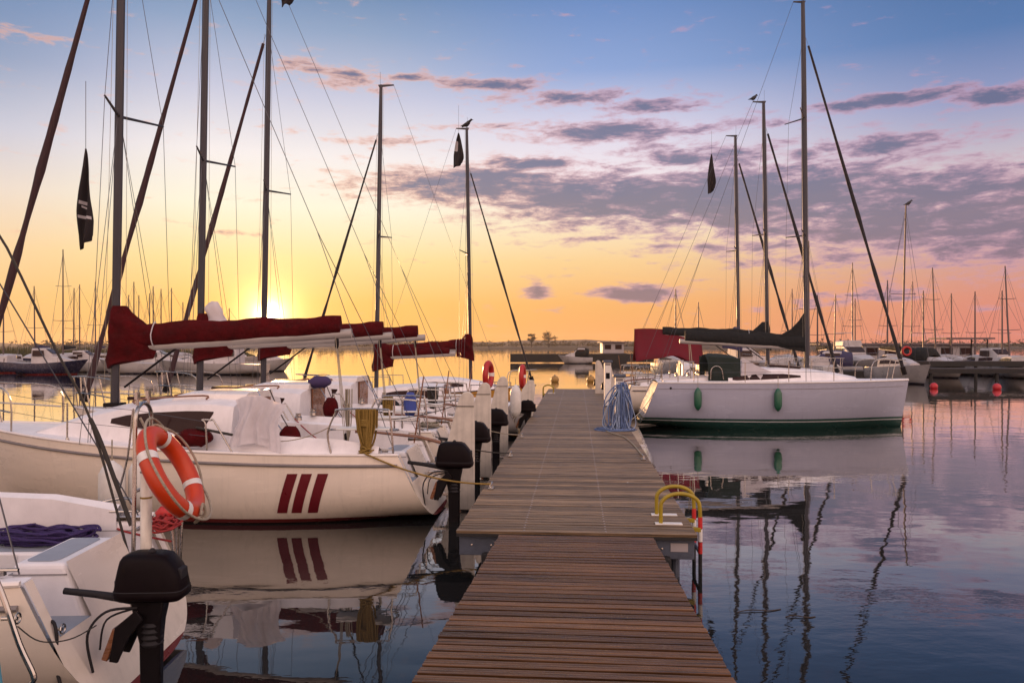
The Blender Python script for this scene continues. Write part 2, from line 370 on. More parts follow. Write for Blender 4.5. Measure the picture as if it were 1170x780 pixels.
def sag(a, b, s, n=10):
    a, b = Vector(a), Vector(b)
    return [a.lerp(b, i/n)-Vector((0,0,s*4*(i/n)*(1-i/n))) for i in range(n+1)]
# ------------------------------------------------------------------ water and far land
def water_material():
    m = bpy.data.materials.new('water'); m.use_nodes = True; t = m.node_tree; L = t.links.new
    b = t.nodes['Principled BSDF']; b.inputs['Base Color'].default_value = (.012,.016,.020,1)
    b.inputs['IOR'].default_value = 1.33; b.inputs['Roughness'].default_value = .015
    tcn = t.nodes.new('ShaderNodeTexCoord')
    def nz(sc, det, stretch=(1,1,1)):
        mp = t.nodes.new('ShaderNodeMapping'); L(tcn.outputs['Object'], mp.inputs[0]); mp.inputs['Scale'].default_value = stretch
        n = t.nodes.new('ShaderNodeTexNoise'); L(mp.outputs[0], n.inputs['Vector']); n.inputs['Scale'].default_value = sc; n.inputs['Detail'].default_value = det; n.inputs['Roughness'].default_value = .5
        return n.outputs['Fac']
    def mth(op, a, b_):
        n = t.nodes.new('ShaderNodeMath'); n.operation = op
        for i, v in enumerate((a, b_)):
            if isinstance(v, (int, float)): n.inputs[i].default_value = v
            else: L(v, n.inputs[i])
        return n.outputs[0]
    patch = t.nodes.new('ShaderNodeMapRange'); patch.interpolation_type = 'SMOOTHSTEP'; L(nz(.16, 3), patch.inputs[0])
    patch.inputs[1].default_value = .42; patch.inputs[2].default_value = .68; patch.inputs[3].default_value = .25; patch.inputs[4].default_value = 1.5
    swell = mth('MULTIPLY', nz(.9, 2, (.8,1.2,1)), 1.0)
    rip = mth('MULTIPLY', mth('MULTIPLY', nz(5.0, 3, (.75,1.3,1)), .27), patch.outputs[0])
    fine = mth('MULTIPLY', mth('MULTIPLY', nz(19.0, 2), .02), patch.outputs[0])
    h = mth('ADD', mth('ADD', swell, rip), fine)
    bp = t.nodes.new('ShaderNodeBump'); bp.inputs['Strength'].default_value = 1.0; bp.inputs['Distance'].default_value = .0065
    L(h, bp.inputs['Height'])
    # mirror layer that strengthens towards grazing view, over a dark body
    gm = t.nodes.new('ShaderNodeNewGeometry'); dt = t.nodes.new('ShaderNodeVectorMath'); dt.operation = 'DOT_PRODUCT'
    L(bp.outputs[0], dt.inputs[0]); L(gm.outputs['Incoming'], dt.inputs[1])
    om = mth('SUBTRACT', 1.0, dt.outputs['Value']); fr = mth('MULTIPLY', mth('POWER', mth('MAXIMUM', om, 0.0), 5.4), 1.5)
    fr = mth('MINIMUM', mth('ADD', fr, .018), .97)
    gl = t.nodes.new('ShaderNodeBsdfGlossy'); gl.inputs['Roughness'].default_value = .012; gl.inputs['Color'].default_value = (1,1,1,1); L(bp.outputs[0], gl.inputs['Normal'])
    df = t.nodes.new('ShaderNodeBsdfDiffuse'); df.inputs['Color'].default_value = (.011,.012,.012,1)
    mxw = t.nodes.new('ShaderNodeMixShader'); L(fr, mxw.inputs[0]); L(df.outputs[0], mxw.inputs[1]); L(gl.outputs[0], mxw.inputs[2])
    L(mxw.outputs[0], t.nodes['Material Output'].inputs[0])
    return m
wm = MB(); wm.add([(-1800,-60,0),(1800,-60,0),(1800,1500,0),(-1800,1500,0)], [(0,1,2,3)])
tag(wm.build('water', water_material(), smooth=0), 'calm marina water mirroring the dawn sky', 'water', kind='structure')

rl = random.Random(3)
def land(name, xs, y0, hfun, depth, m, label):
    b = MB(); rings = []
    for x in xs:
        h = hfun(x)
        rings.append([(x, y0, -.5), (x, y0+1.5, .35), (x, y0+depth*.25, h*.8+.3), (x, y0+depth*.6, h+.3), (x, y0+depth, .2), (x, y0+depth, -.5)])
    b.loft(rings); o = b.build(name, m, smooth=60); tag(o, label, 'far shore', kind='structure'); return o
land('far_shore', [i*20-900 for i in range(91)], 640, lambda x: 1.6+.8*math.sin(x*.013)+.6*math.sin(x*.05), 120, FARLAND, 'low dark shore across the water')
land('hills', [i*30-1290 for i in range(87)], 1100, lambda x: 7.5+2.8*math.sin(x*.0045+1)+1.6*math.sin(x*.019)+.9*math.sin(x*.066), 330, FARLAND, 'hazy low hills on the horizon')
land('reed_bank', [i*3-112 for i in range(19)], 150, lambda x: 1.2+.3*math.sin(x*.3)+.2*math.sin(x*1.1), 30, REED, 'green reed bank behind the moored boats')

def wood(name, x0, x1, y0, y1, n, hmin, hmax, m, label, gapf=None):
    b = MB()
    for i in range(n):
        x = rl.uniform(x0, x1); y = rl.uniform(y0, y1)
        dens = .5+.5*math.sin(x*.021+2)*math.sin(x*.0083)
        h = hmin+(hmax-hmin)*(rl.random()**1.6)*(.45+.55*dens)
        for k in range(7):
            c = Vector((x+rl.uniform(-2.5,2.5), y+rl.uniform(-2,2), 1.5+h*rl.uniform(.15,1)))
            s = rl.uniform(.7,1.7)
            p = [c+Vector((rl.uniform(-s,s), rl.uniform(-s,s), rl.uniform(-s*.6,s*.6))) for _ in range(4)]
            b.add(p, [(0,1,2),(0,2,3),(0,1,3),(1,2,3)])
    o = b.build(name, m, smooth=0); tag(o, label, 'woodland', kind='stuff'); return o
wood('far_wood', -420, 640, 660, 720, 1500, 2.0, 7.5, LEAF, 'low dark wood along the far shore')
# reeds
b = MB()
for i in range(2600):
    x = rl.uniform(-110, -60); y = rl.uniform(149, 160); h = rl.uniform(1.2, 2.3)*(1 if x < -80 else .75); z = .25
    dx_ = rl.uniform(-.3,.3); w = .12
    b.add([(x-w,y,z),(x+w,y,z),(x+dx_,y+.1,z+h),(x,y+w,z)], [(0,1,2),(1,3,2),(3,0,2)])
tag(b.build('reeds', REED, smooth=0), 'reeds growing along the low bank', 'reeds', kind='stuff')

def tree(px, toppx, Y, wide, seed, label, lean=0, tall=False):
    rr = random.Random(seed)
    base = at(px, 395, Y); base.z = 1.4; H = (395-toppx)/F*Y+CAM_H-1.4
    root = thing('tree', label, 'tree', base, group='trees on the far shore')
    b = MB(); b.tube([(0,0,0),(.1*lean,0,H*.35),(.4*lean,0,H*.6),(.9*lean,0,H*.9)], [.35,.28,.2,.06], 7)
    limbs = []
    for k in range(9):
        a = rr.uniform(0, 6.28); z0 = H*rr.uniform(.25,.7); e = Vector((math.cos(a)*wide*rr.uniform(.5,1), math.sin(a)*wide*.7, z0+H*rr.uniform(.08,.3))); limbs.append(e)
        b.tube([(lean*z0/H*.9,0,z0),(e.x*.5,e.y*.5,(z0+e.z)/2+.3),e], [.14,.1,.04], 5)
    b.build('trunk', BARK, root)
    b = MB()
    cl = limbs+[Vector((.9*lean+rr.uniform(-.5,.5),0,H*f)) for f in (.55,.75,.9)]
    for c in cl:
        for k in range(70):
            d = Vector((rr.gauss(0,1), rr.gauss(0,1), rr.gauss(0,.7)))*wide*.22
            p = c+d; s = rr.uniform(.18,.42); n1 = Vector((rr.uniform(-1,1),rr.uniform(-1,1),rr.uniform(-1,1))).normalized()*s; n2 = n1.orthogonal().normalized()*s*.8
            b.add([p-n1, p+n2, p+n1, p-n2], [(0,1,2,3)])
    b.build('crown', LEAF, root, smooth=0, recalc=False)
    return root
tree(607, 381, 560, 2.6, 5, 'slim leaning tree on the far shore beside the bushier tree', 1.5)
tree(627, 379, 560, 4.6, 9, 'broad bushy tree on the far shore, right of the slim leaning one')

# ------------------------------------------------------------------ gangway and pontoon
TH = math.atan(.0813)
PX, PY = .633, 7.95
PD = Vector((math.sin(TH), math.cos(TH), 0)); PN = Vector((math.cos(TH), -math.sin(TH), 0))
def pier(s, t, z=0): return Vector((PX, PY, 0))+PD*s+PN*t+Vector((0,0,z))
PWOOD = mat('pontoon_planks', (.225,.155,.095), .42, spec=.4, spots=.22, var=.65, vscale=7, stretch=(.35,6,6), bump=.35, bscale=30, island=.42, rvar=.16)
def gang_mat():
    m = mat('gangway_planks', (.140,.069,.031), .28, spec=.32, spots=.05, var=.7, vscale=6, stretch=(.3,7,7), island=.38, rvar=.22, bump=.25, bscale=26)
    return m
GWOOD = gang_mat()
rp = random.Random(11)
def ribbed_plank(b, cx, y0, w, L, z, th, ribs, zf):
    """a plank across the deck whose top carries shallow grooves (one profile swept across the width)"""
    # dovetail section (sides undercut), shallow arched ribs along the top
    prof = [(.014, -th), (.001, -.004)]
    n = ribs; rw = w/n
    for k in range(n):
        a = w*k/n
        if k: prof.append((a, -.0062))
        prof += [(a+rw*.10, -.0022), (a+rw*.28, -.0004), (a+rw*.5, 0), (a+rw*.72, -.0012), (a+rw*.90, -.0036)]
    prof += [(w-.001, -.004), (w-.014, -th)]
    j = [rp.uniform(-.006,.006), rp.uniform(-.006,.006)]; tz = rp.uniform(-.0015,.0015)
    x0, x1 = -L/2+j[0], L/2+j[1]
    segs = [x0+(x1-x0)*k/4 for k in range(5)]; wv = [rp.uniform(-.0012,.0012) for _ in segs]
    pt_ = rp.uniform(-.035,.035)
    rings = [[(cx+x, y0+p, zf(y0+p)+z+q+tz*(1 if x > 0 else -1)+wv_+pt_*(p-w/2)) for (p, q) in prof] for x, wv_ in zip(segs, wv)]
    b.loft(rings)
pt = thing('pontoon', 'long weathered grey brown plank pontoon between the two rows of boats', 'pontoon', (PX,PY,0), -TH)
b = MB(); y = .0; PL = 26.6
b2 = MB()
while y < PL:
    ribbed_plank(b, 0, y, .099, 2.40, .5, .034, 3, lambda q: 0); y += .120
npl = len(b.f)
for k in range(int(PL/.12)):
    for t in (-.52, .30):
        b.lathe([(.011,.0),(.010,.002),(.002,.003)], 6, (t+rp.uniform(-.004,.004), .056+k*.12, .5005))
dk = b.build('deck', PWOOD, pt, smooth=0); dk.data.materials.append(PALEW)
for p_ in list(dk.data.polygons)[npl:]: p_.material_index = 1
b = MB(); b.box((0,.012,.452),(2.40,.024,.03)); b.build('edge_board', DARKST, pt, 0)
b = MB()
b.box((0,.10,.345),(2.36,.07,.22)); 
for t in (-1.165, 1.165): b.box((t,PL/2+.14,.385),(.03,PL-.02,.13))
b.build('steel_frame', GALV, pt, 0, bevel=.006)
for k in range(7):
    b = MB(); b.box((0,1.1+k*4.05,.09),(1.9,2.2,.36)); b.build('float', DARKST, pt, 0, bevel=.03)
b = MB(); b.box((1.03,.06,.355),(.17,.006,.085)); b.build('number_plate', PALEW, pt, 0)
# small bolts on the end beam
for t in (-1.05,-.85,.86):
    b = MB(); b.lathe([(.012,0),(.012,.008),(.004,.01)], 6, (t,.063,.34), (R(90),0,0)); b.build('bolt', STEEL, pt)
for t in (.9, 1.02):
    b = MB(); b.tube([(t,.3,.24),(t,.3,-1)], .045, 10); b.build('pile', GALV, pt)

gw = thing('gangway', 'wet reddish brown planked gangway sloping down to the pontoon', 'gangway', (PX,PY-.03,0), -TH)
zf = lambda q: .474-.0736*q
b = MB(); y = -.122
while y > -9.2:
    ribbed_plank(b, 0, y, .099, 1.52, 0, .036, 3, zf); y -= .1215
b.build('deck', GWOOD, gw, smooth=0)
for t in (-.70, .70):
    b = MB(); b.hexa([(t-.03,-.02,zf(0)-.19),(t+.03,-.02,zf(0)-.19),(t+.03,-9.2,zf(-9.2)-.19),(t-.03,-9.2,zf(-9.2)-.19)], [(t-.03,-.02,zf(0)-.034),(t+.03,-.02,zf(0)-.034),(t+.03,-9.2,zf(-9.2)-.034),(t-.03,-9.2,zf(-9.2)-.034)])
    b.build('side_beam', DARKST, gw, 0)

# swimming ladder bolted to the pontoon edge
def ladder(s, t, sign, label, rails=(0, .44), red=True):
    """s along the pontoon, t across it; sign +1 hangs over the right edge"""
    o = pier(s, t, .5)
    root = thing('swimming_ladder', label, 'ladder', o, -TH if sign > 0 else math.pi-TH)
    for q in rails:
        pts = [(-.20,q,0),(-.20,q,.19)]
        for k in range(1, 9):
            a = math.pi-k*math.pi/9*1.0
            pts.append((0+.20*math.cos(a), q, .19+.13*math.sin(a)))
        pts += [(.20,q,.17),(.205,q,.06),(.205,q,-.03)]
        b = MB(); b.tube(smooth_path(pts, 3), .021, 10); b.build('rail', YELLOW, root)
        b = MB(); b.tube([(.205,q,-.02),(.205,q,-1.1)], .0205, 10); b.build('lower_rail', DARKST, root)
        b = MB(); b.box((-.12,q,.006),(.28,.09,.012)); b.build('foot_plate', WHITEP, root, 0, bevel=.003)
        b = MB(); b.box((.10,q,-.05),(.22,.05,.045)); b.build('bracket', YELLOW, root, 0, bevel=.004)
        if red:
            for k, z in enumerate((.02, -.24)):
                b = MB(); b.tube([(.205,q,z-.06),(.205,q,z+.06)], .0235, 12); b.build('red_band', REDP, root)
            b = MB(); b.tube([(.205,q,-.175),(.205,q,-.045)], .0232, 12); b.build('white_band', WHITEP, root)
    for z in (-.3,-.6,-.9):
        b = MB(); b.tube([(.205,rails[0],z),(.205,rails[1],z)], .018, 8); b.build('rung', GALV, root)
    return root
ladder(.45, 1.09, 1, 'yellow swimming ladder with red bands on the right edge of the pontoon')
ladder(23.6, -1.1, -1, 'small dark yellow swimming ladder near the far end of the pontoon', red=False)

# mooring cleats on the deck edge
def cleat(s, t, label):
    root = thing('mooring_cleat', label, 'cleat', pier(s, t, .5), -TH, 'steel cleats on the pontoon edge')
    b = MB(); b.box((0,0,.01),(.07,.16,.02)); b.build('base', STEEL, root, 0, bevel=.004)
    b = MB(); b.tube([(0,-.04,.02),(0,-.04,.05),(0,-.14,.065)], [.014,.014,.009], 8); b.tube([(0,.04,.02),(0,.04,.05),(0,.14,.065)], [.014,.014,.009], 8); b.tube([(0,-.05,.053),(0,.05,.053)], .014, 8); b.build('horn', STEEL, root)
    return root
cleat(2.35, -1.1, 'steel cleat holding the yellow mooring rope')
cleat(5.2, 1.1, 'steel cleat on the right pontoon edge where a pale line ends')
cleat(5.4, -1.1, 'steel cleat on the left pontoon edge, second from the gangway')
cleat(8.2, -1.1, 'steel cleat on the left pontoon edge, third from the gangway')
# ------------------------------------------------------------------ sailing boats
def lerp(a, b, t): return a+(b-a)*t
PI = math.pi
class Hull:
    """lofted hull: x forward from the transom foot, y to port, z up from the water"""
    def __init__(s, L=7.3, B=2.5, zs=.92, zb=1.22, dip=.03, ttop=.42, bowrake=.45, bs=.80, d=.38, d0=.02, es=.62, eb=1.15, um=.40, pw=2.1):
        s.__dict__.update(locals())
    def sheer(s, u): return lerp(s.zs, s.zb, u**1.4)-s.dip*math.sin(math.pi*u)
    def half(s, u):
        if u < s.um: f = s.bs+(1-s.bs)*math.sin(.5*math.pi*u/s.um)
        else: f = max(0.0, 1-((u-s.um)/(1-s.um))**s.pw)
        return max(s.B/2*f, .012)
    def keel(s, u):
        sm = lambda t: t*t*(3-2*t)
        if u < .45: return lerp(s.d0, -s.d, sm(min(1, u/.45)))
        if u < .6: return -s.d
        return lerp(-s.d, .0, sm(min(1, (u-.6)/.4)))
    def pos(s, u, phi):
        e = lerp(s.es, s.eb, max(0, u)**2.2); zt = s.sheer(u); zk = s.keel(u); H = zt-zk
        w = math.sin(phi)**e if phi > 0 else 0; z = zt-H*w
        y = s.half(u)*(max(math.cos(phi), 0)**e)
        xt = lerp(s.ttop, s.L, u); xk = lerp(0, s.L-s.bowrake, u)
        return Vector((lerp(xt, xk, min(1, max(0, (zt-z)/max(H, .01)))), y, z))
    def surf(s, x, z):
        """half beam of the hull at a point (x, z) of its side"""
        u = x/s.L
        for _ in range(12):
            e = lerp(s.es, s.eb, max(0, u)**2.2); zt = s.sheer(u); zk = s.keel(u)
            w = min(1, max(0, (zt-z)/(zt-zk))); phi = math.asin(min(1, w**(1/e)))
            p = s.pos(u, phi); u += (x-p.x)/s.L
        return p.y
    def xsheer(s, x): return (x-s.ttop)/(s.L-s.ttop)
    def deck_half(s, x): return s.half(min(1, max(0, s.xsheer(x))))
    def deck_z(s, x): return s.sheer(min(1, max(0, s.xsheer(x))))
    def shell(s, nu=36, nv=16, tops=None):
        b = MB(); n = 2*nv+1
        rings = []
        for i in range(nu+1):
            u = (i/nu); half = [s.pos(u, .5*math.pi*j/nv) for j in range(nv+1)]
            rings.append(half+[Vector((p.x, -p.y, p.z)) for p in reversed(half[:-1])])
        b.loft(rings, closed=False, cap=False)
        # transom, with lower steps where tops says so
        ys = []; bb = s.half(0)
        for k in range(41): ys.append(-bb+2*bb*k/40)
        if tops:
            for (a, c, z) in tops: ys += [a-.001, a+.001, c-.001, c+.001]
        ys = sorted(y for y in ys if -bb*.9999 <= y <= bb*.9999)
        def low(y):
            lo, hi = 0, math.pi/2
            for _ in range(30):
                m = (lo+hi)/2
                if s.pos(0, m).y > abs(y): lo = m
                else: hi = m
            return s.pos(0, lo)
        cols = []
        for y in ys:
            p = low(y); zt = s.sheer(0)
            if tops:
                for (a, c, z) in tops:
                    if a < y < c: zt = z
            zk = s.keel(0); H = s.sheer(0)-zk
            zt = max(zt, p.z+.002)
            cols.append([(lerp(s.ttop, 0, (s.sheer(0)-z)/H), y, z) for z in [lerp(p.z, zt, q/6) for q in range(7)]])
        b.loft(cols, closed=False, cap=False)
        return b

def strip_patch(H, pts, off=.004, n=8, sy=1):
    """a painted patch on the topsides: a four-cornered (x, z) outline following the hull"""
    b = MB(); (a, c, d, e) = pts
    def fn(i, j):
        x = lerp(lerp(a[0], c[0], i), lerp(e[0], d[0], i), j); z = lerp(lerp(a[1], c[1], i), lerp(e[1], d[1], i), j)
        return (x, sy*(H.surf(x, z)+off), z)
    return b.grid(fn, n, n)

def outboard(parent, x, y, z, paint=None, tiller=True, s=1.0):
    """outboard motor: origin at the foot of the cowl; aft is -x"""
    root_b = MB()
    # mid section and clamp bracket carry the part name
    root_b.loft([[(x+.11*s,y-.075,z),(x+.11*s,y+.075,z),(x-.13*s,y+.075,z),(x-.13*s,y-.075,z)],
                 [(x+.09*s,y-.06,z-.16),(x+.09*s,y+.06,z-.16),(x-.10*s,y+.06,z-.16),(x-.10*s,y-.06,z-.16)],
                 [(x+.06*s,y-.045,z-.32),(x+.06*s,y+.045,z-.32),(x-.09*s,y+.045,z-.32),(x-.09*s,y-.045,z-.32)],
                 [(x+.05*s,y-.035,z-1.0),(x+.05*s,y+.035,z-1.0),(x-.09*s,y+.02,z-1.0),(x-.09*s,y-.02,z-1.0)]])
    om = root_b.build('outboard_motor', BLACKP, parent, 40, bevel=.012)
    b = MB(); rings = []
    for (zz, x0, x1, w) in ((0,-.24,.20,.115),(.02,-.27,.225,.14),(.06,-.275,.228,.146),(.075,-.265,.222,.140),(.09,-.265,.222,.141),(.17,-.25,.212,.136),(.23,-.225,.20,.13),(.29,-.18,.185,.122),(.322,-.15,.165,.108),(.338,-.10,.12,.08)):
        ring = []
        for k in range(24):
            a = 2*math.pi*k/24; cx, sx = math.cos(a), math.sin(a)
            px_ = (abs(cx)**.36)*(1 if cx > 0 else -1); py_ = (abs(sx)**.36)*(1 if sx > 0 else -1)
            ring.append((x+s*(lerp(x0, x1, .5)+px_*(x1-x0)/2), y+s*py_*w, z+s*zz))
        rings.append(ring)
    b.loft(rings); b.build('cowl', paint or MOTORP, om, 50)
    b = MB(); rg_ = []
    for k in range(25):
        a = 2*math.pi*k/24; cx, sx = math.cos(a), math.sin(a); ex = lambda v: (abs(v)**.36)*(1 if v > 0 else -1)
        rg_.append((x+s*(-.0215+ex(cx)*.2455), y+s*ex(sx)*.1425, z+s*.078))
    b.tube(rg_, .0045, 5); b.build('cowl_seam', RUBBER, om)
    b = MB(); b.box((x+s*.235,y,z+s*.10),(.02,.05,.07)); b.build('cowl_latch', GALV, om, 0, bevel=.004)
    b = MB(); b.tube([(x-.02,y,z-.17-.022*k) for k in range(9)], [.082 if k % 2 else .066 for k in range(9)], 12); b.build('steering_bellows', RUBBER, om)
    b = MB(); b.box((x+.235,y,z-.30),(.045,.24,.24), (0,R(-20),0)); b.build('mounting_pad', WOOD_V, om, 0, bevel=.008)
    b = MB(); b.loft([[(x-s*.255,y+s*q*.07,z+s*h) for q, h in ((-1,.15),(1,.15),(.85,.22),(-.85,.22))], [(x-s*.20,y+s*q*.07,z+s*h) for q, h in ((-1,.15),(1,.15),(.85,.235),(-.85,.235))]]); b.build('rear_vent', RUBBER, om, 30, bevel=.006)
    b = MB(); b.lathe([(.028,0),(.03,.012),(.018,.02),(.014,.03)], 10, (x-.02,y,z+.334*s)); b.build('pull_cap', RUBBER, om)
    if tiller:
        b = MB(); b.tube([(x+.08,y,z-.02),(x+.25,y,z+.01),(x+.40,y-.01,z+.03)], [.035,.03,.026], 10); b.tube([(x+.40,y-.01,z+.03),(x+.62,y-.015,z+.055)], [.027,.024], 12); b.build('tiller_handle', RUBBER, om)
    b = MB()
    for q in (-.10, .10):
        b.prism([(x+.05,y+q,z-.05),(x+.20,y+q,z-.18),(x+.24,y+q,z-.42),(x+.18,y+q,z-.43),(x+.10,y+q,z-.25),(x+.0,y+q,z-.12)], (0,.022,0))
    b.box((x+.19,y,z-.26),(.04,.22,.16)); b.build('clamp_bracket', BLACKP, om, 0, bevel=.006)
    b = MB(); b.tube(smooth_path([(x+.06,y+.07,z-.05),(x+.26,y+.12,z-.06),(x+.38,y+.14,z-.22),(x+.36,y+.10,z-.5)]), .010, 6); b.tube(smooth_path([(x+.10,y-.03,z-.08),(x+.3,y+.02,z-.15),(x+.34,y+.04,z-.36)]), .008, 6); b.build('fuel_hose', RUBBER, om)
    b = MB()
    for k in range(3):
        a = k*2.09; b.prism([(x-.11,y,z-.93),(x-.13,y+.09*math.cos(a),z-.93+.09*math.sin(a)),(x-.10,y+.10*math.cos(a+.6),z-.93+.10*math.sin(a+.6))], (.008,0,0))
    b.build('propeller', GALV, om, 0)
    return om

def rail_tube(parent, name, paths, r=.0125, n=8, sm=4):
    b = MB()
    for p in paths: b.tube(smooth_path(p, sm) if sm else p, r, n)
    return b.build(name, STEEL, parent)

def cover_boom(parent, x0, x1, z0, z1, y=0, h0=.30, h1=.17, w=.10, m=None, collar=None, sd=1, boom_m=None):
    """boom with its canvas cover; runs aft from the mast at x0 to x1; z is the boom's height"""
    rr = random.Random(sd)
    b = MB(); rings = []
    for k in range(3):
        t = k/2; x = lerp(x0-.08, x1-.06, t); z = lerp(z0, z1, t); ring = []
        for j in range(12):
            a = 2*math.pi*j/12; ring.append((x, y+.045*math.cos(a), z+.068*math.sin(a)))
        rings.append(ring)
    b.loft(rings); bo = b.build('boom', boom_m or ALUW, parent, 40)
    b = MB(); rings = []; n = 26
    for k in range(n+1):
        t = k/n; x = lerp(x0+.02, x1+.10, t); z = lerp(z0, z1, t)
        h = lerp(h0, h1, t)*(1+.05*math.sin(t*19+sd)+rr.uniform(-.03,.03)); ww = w*lerp(1.15, .75, t)*(1+.10*math.sin(t*15+1))
        ring = []
        for j in range(14):
            a = 2*math.pi*j/14
            yy = ww*math.sin(a)*(1 if math.cos(a) < 0 else (1-.55*math.cos(a))); zz = (math.cos(a)*.5+.5)*h*1.12-.015
            ring.append((x, y+yy+rr.uniform(-.004,.004), z+zz+rr.uniform(-.004,.004)))
        rings.append(ring)
    b.loft(rings); b.build('sail_cover', m or MAROON, bo, 60)
    if collar:
        zt, zb_, xa = collar
        b = MB(); rings = []
        for k in range(15):
            t = k/14; z = lerp(zt, zb_, t)
            fwd = .09+.09*math.sin(min(1, t*1.3)*math.pi*.5)+.02*math.sin(t*9); aft = lerp(.10, xa, min(1, (t*1.9))**1.1) if t < .6 else lerp(xa, xa*.92, (t-.6)/.4)
            ww = .11+.07*math.sin(math.pi*min(1, t*1.2)); ring = []
            zc = z
            for j in range(18):
                a = 2*math.pi*j/18; cx = math.cos(a)
                xx = x0+(fwd*cx if cx > 0 else aft*cx)
                taper = 1 if cx > 0 else lerp(1, .55, -cx)
                dz_ = -.10*t*(1 if cx > 0 else -.5)*abs(cx)
                ring.append((xx+rr.uniform(-.008,.008), y+ww*taper*math.sin(a)+.02*math.sin(z*17+a*3), zc+dz_))
            rings.append(ring)
        b.loft(rings); b.build('mast_wrap', m or MAROON, bo, 60)
        xr = x0-xa*.93; tr_ = (x0-xr)/(x0-x1); zr = lerp(z0, z1, tr_); hr = lerp(h0, h1, tr_)
        b = MB(); b.tube([(xr, y+(w*1.2)*math.sin(2*PI*k/16)*(1 if math.cos(2*PI*k/16) < 0 else 1-.5*math.cos(2*PI*k/16)), zr+(math.cos(2*PI*k/16)*.5+.5)*hr*1.16-.02) for k in range(17)], .009, 6); b.build('piping', CLOTH, bo)
    return bo

def make_mast(root, x, z0, z1, rake=.012, m=None, spreaders=(.46,), sl=.78, sweep=.30, r=(.064,.05), crane=.35, chain=None, fore=None, aft=None, furl=None, furl_m=None, hull=None, backs=True, frac=.93, wire=.0045):
    """mast with spreaders, shrouds and stays; returns the mast part. fore = (x, z) of the stem, aft = list of stern points"""
    top = x-rake*(z1-z0)
    def ax(z): return x-rake*(z-z0)
    b = MB(); rings = []
    for (t, q) in ((0,1),(.5,1),(.85,.95),(1,.72)):
        z = lerp(z0, z1, t); rings.append([(ax(z)+r[0]*q*math.cos(2*math.pi*k/14), r[1]*q*math.sin(2*math.pi*k/14), z) for k in range(14)])
    b.loft(rings)
    if crane: b.hexa([(top-crane,-.015,z1-.03),(top+.05,-.015,z1-.07),(top+.05,.015,z1-.07),(top-.0-crane,.015,z1-.03)], [(top-crane,-.015,z1),(top+.08,-.015,z1),(top+.08,.015,z1),(top-crane,.015,z1)])
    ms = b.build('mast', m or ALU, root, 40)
    b = MB(); b.tube([(top+.02,0,z1),(top+.02,0,z1+.35)], .004, 5); b.build('antenna', WIRE, ms)
    zf_ = z0+(z1-z0)*frac
    for f in spreaders:
        z = z0+(z1-z0)*f
        for sy in (1, -1):
            b = MB(); b.tube([(ax(z),0,z),(ax(z)-sweep,sy*sl,z+.06)], [.024,.015], 8, flat=1.0); b.build('spreader', ALU, ms)
    cw, cz, cx = chain
    for sy in (1, -1):
        zs_ = z0+(z1-z0)*spreaders[0]
        pts = [(cx, sy*cw, cz), (ax(zs_)-sweep, sy*sl, zs_+.06)]
        if len(spreaders) > 1:
            z2 = z0+(z1-z0)*spreaders[1]; pts.append((ax(z2)-sweep*.8, sy*sl*.8, z2+.06))
        pts.append((ax(zf_), sy*.03, zf_))
        b = MB(); b.tube(pts, wire, 5); b.build('shroud', WIRE, root)
        b = MB(); b.tube([(cx+.12, sy*cw, cz), (ax(zs_), sy*.04, zs_-.05)], wire, 5); b.build('lower_shroud', WIRE, root)
        b = MB(); b.tube([(cx-.03, sy*cw, cz), (ax(zs_), sy*.05, zs_-.1)], wire*.9, 5); b.build('lower_shroud', WIRE, root)
    if fore:
        p0 = Vector((fore[0], 0, fore[1])); p1 = Vector((ax(zf_)+r[0], 0, zf_))
        if furl:
            n = 30; pts = [p0.lerp(p1, .035+.94*k/n) for k in range(n+1)]
            rad = [furl*(.55+.45*math.sin(math.pi*min(1, (k/n)*1.15+.12)) if k/n > .5 else .8+.2*math.sin(k*1.0))*(1+.06*math.sin(k*2.3)) for k in range(n+1)]
            b = MB(); b.tube(pts, rad, 9); b.build('furled_jib', furl_m or FURL, root, 60)
            b = MB(); b.tube([p0.lerp(p1, .012), p0.lerp(p1, .034)], .075, 12); b.build('furling_drum', BLACKP, root)
        b = MB(); b.tube([p0, p1], wire, 5); b.build('forestay', WIRE, root)
    if aft:
        t0 = Vector((top-(crane or .05), 0, z1-.02))
        if len(aft) == 2:
            j = t0.lerp((Vector(aft[0])+Vector(aft[1]))/2, .66)
            b = MB(); b.tube([t0, j], wire*1.2, 5); b.build('backstay', WIRE, root)
            for a in aft: b = MB(); b.tube([j, a], wire*1.2, 5); b.build('backstay', WIRE, root)
        else:
            b = MB(); b.tube([t0, aft[0]], wire, 5); b.build('backstay', WIRE, root)
    # halyards close to the mast and the topping lift
    b = MB(); b.tube([(ax(z0)+.12, .07, z0+.3), (ax(zf_)+.08, .04, zf_)], wire*.8, 4); b.build('halyard', ROPE_W, root)
    b = MB(); b.tube([(ax(z0)-.13, -.07, z0+.9), (top-.06, -.02, z1-.1)], wire*.8, 4); b.build('halyard', ROPE_W, root)
    return ms

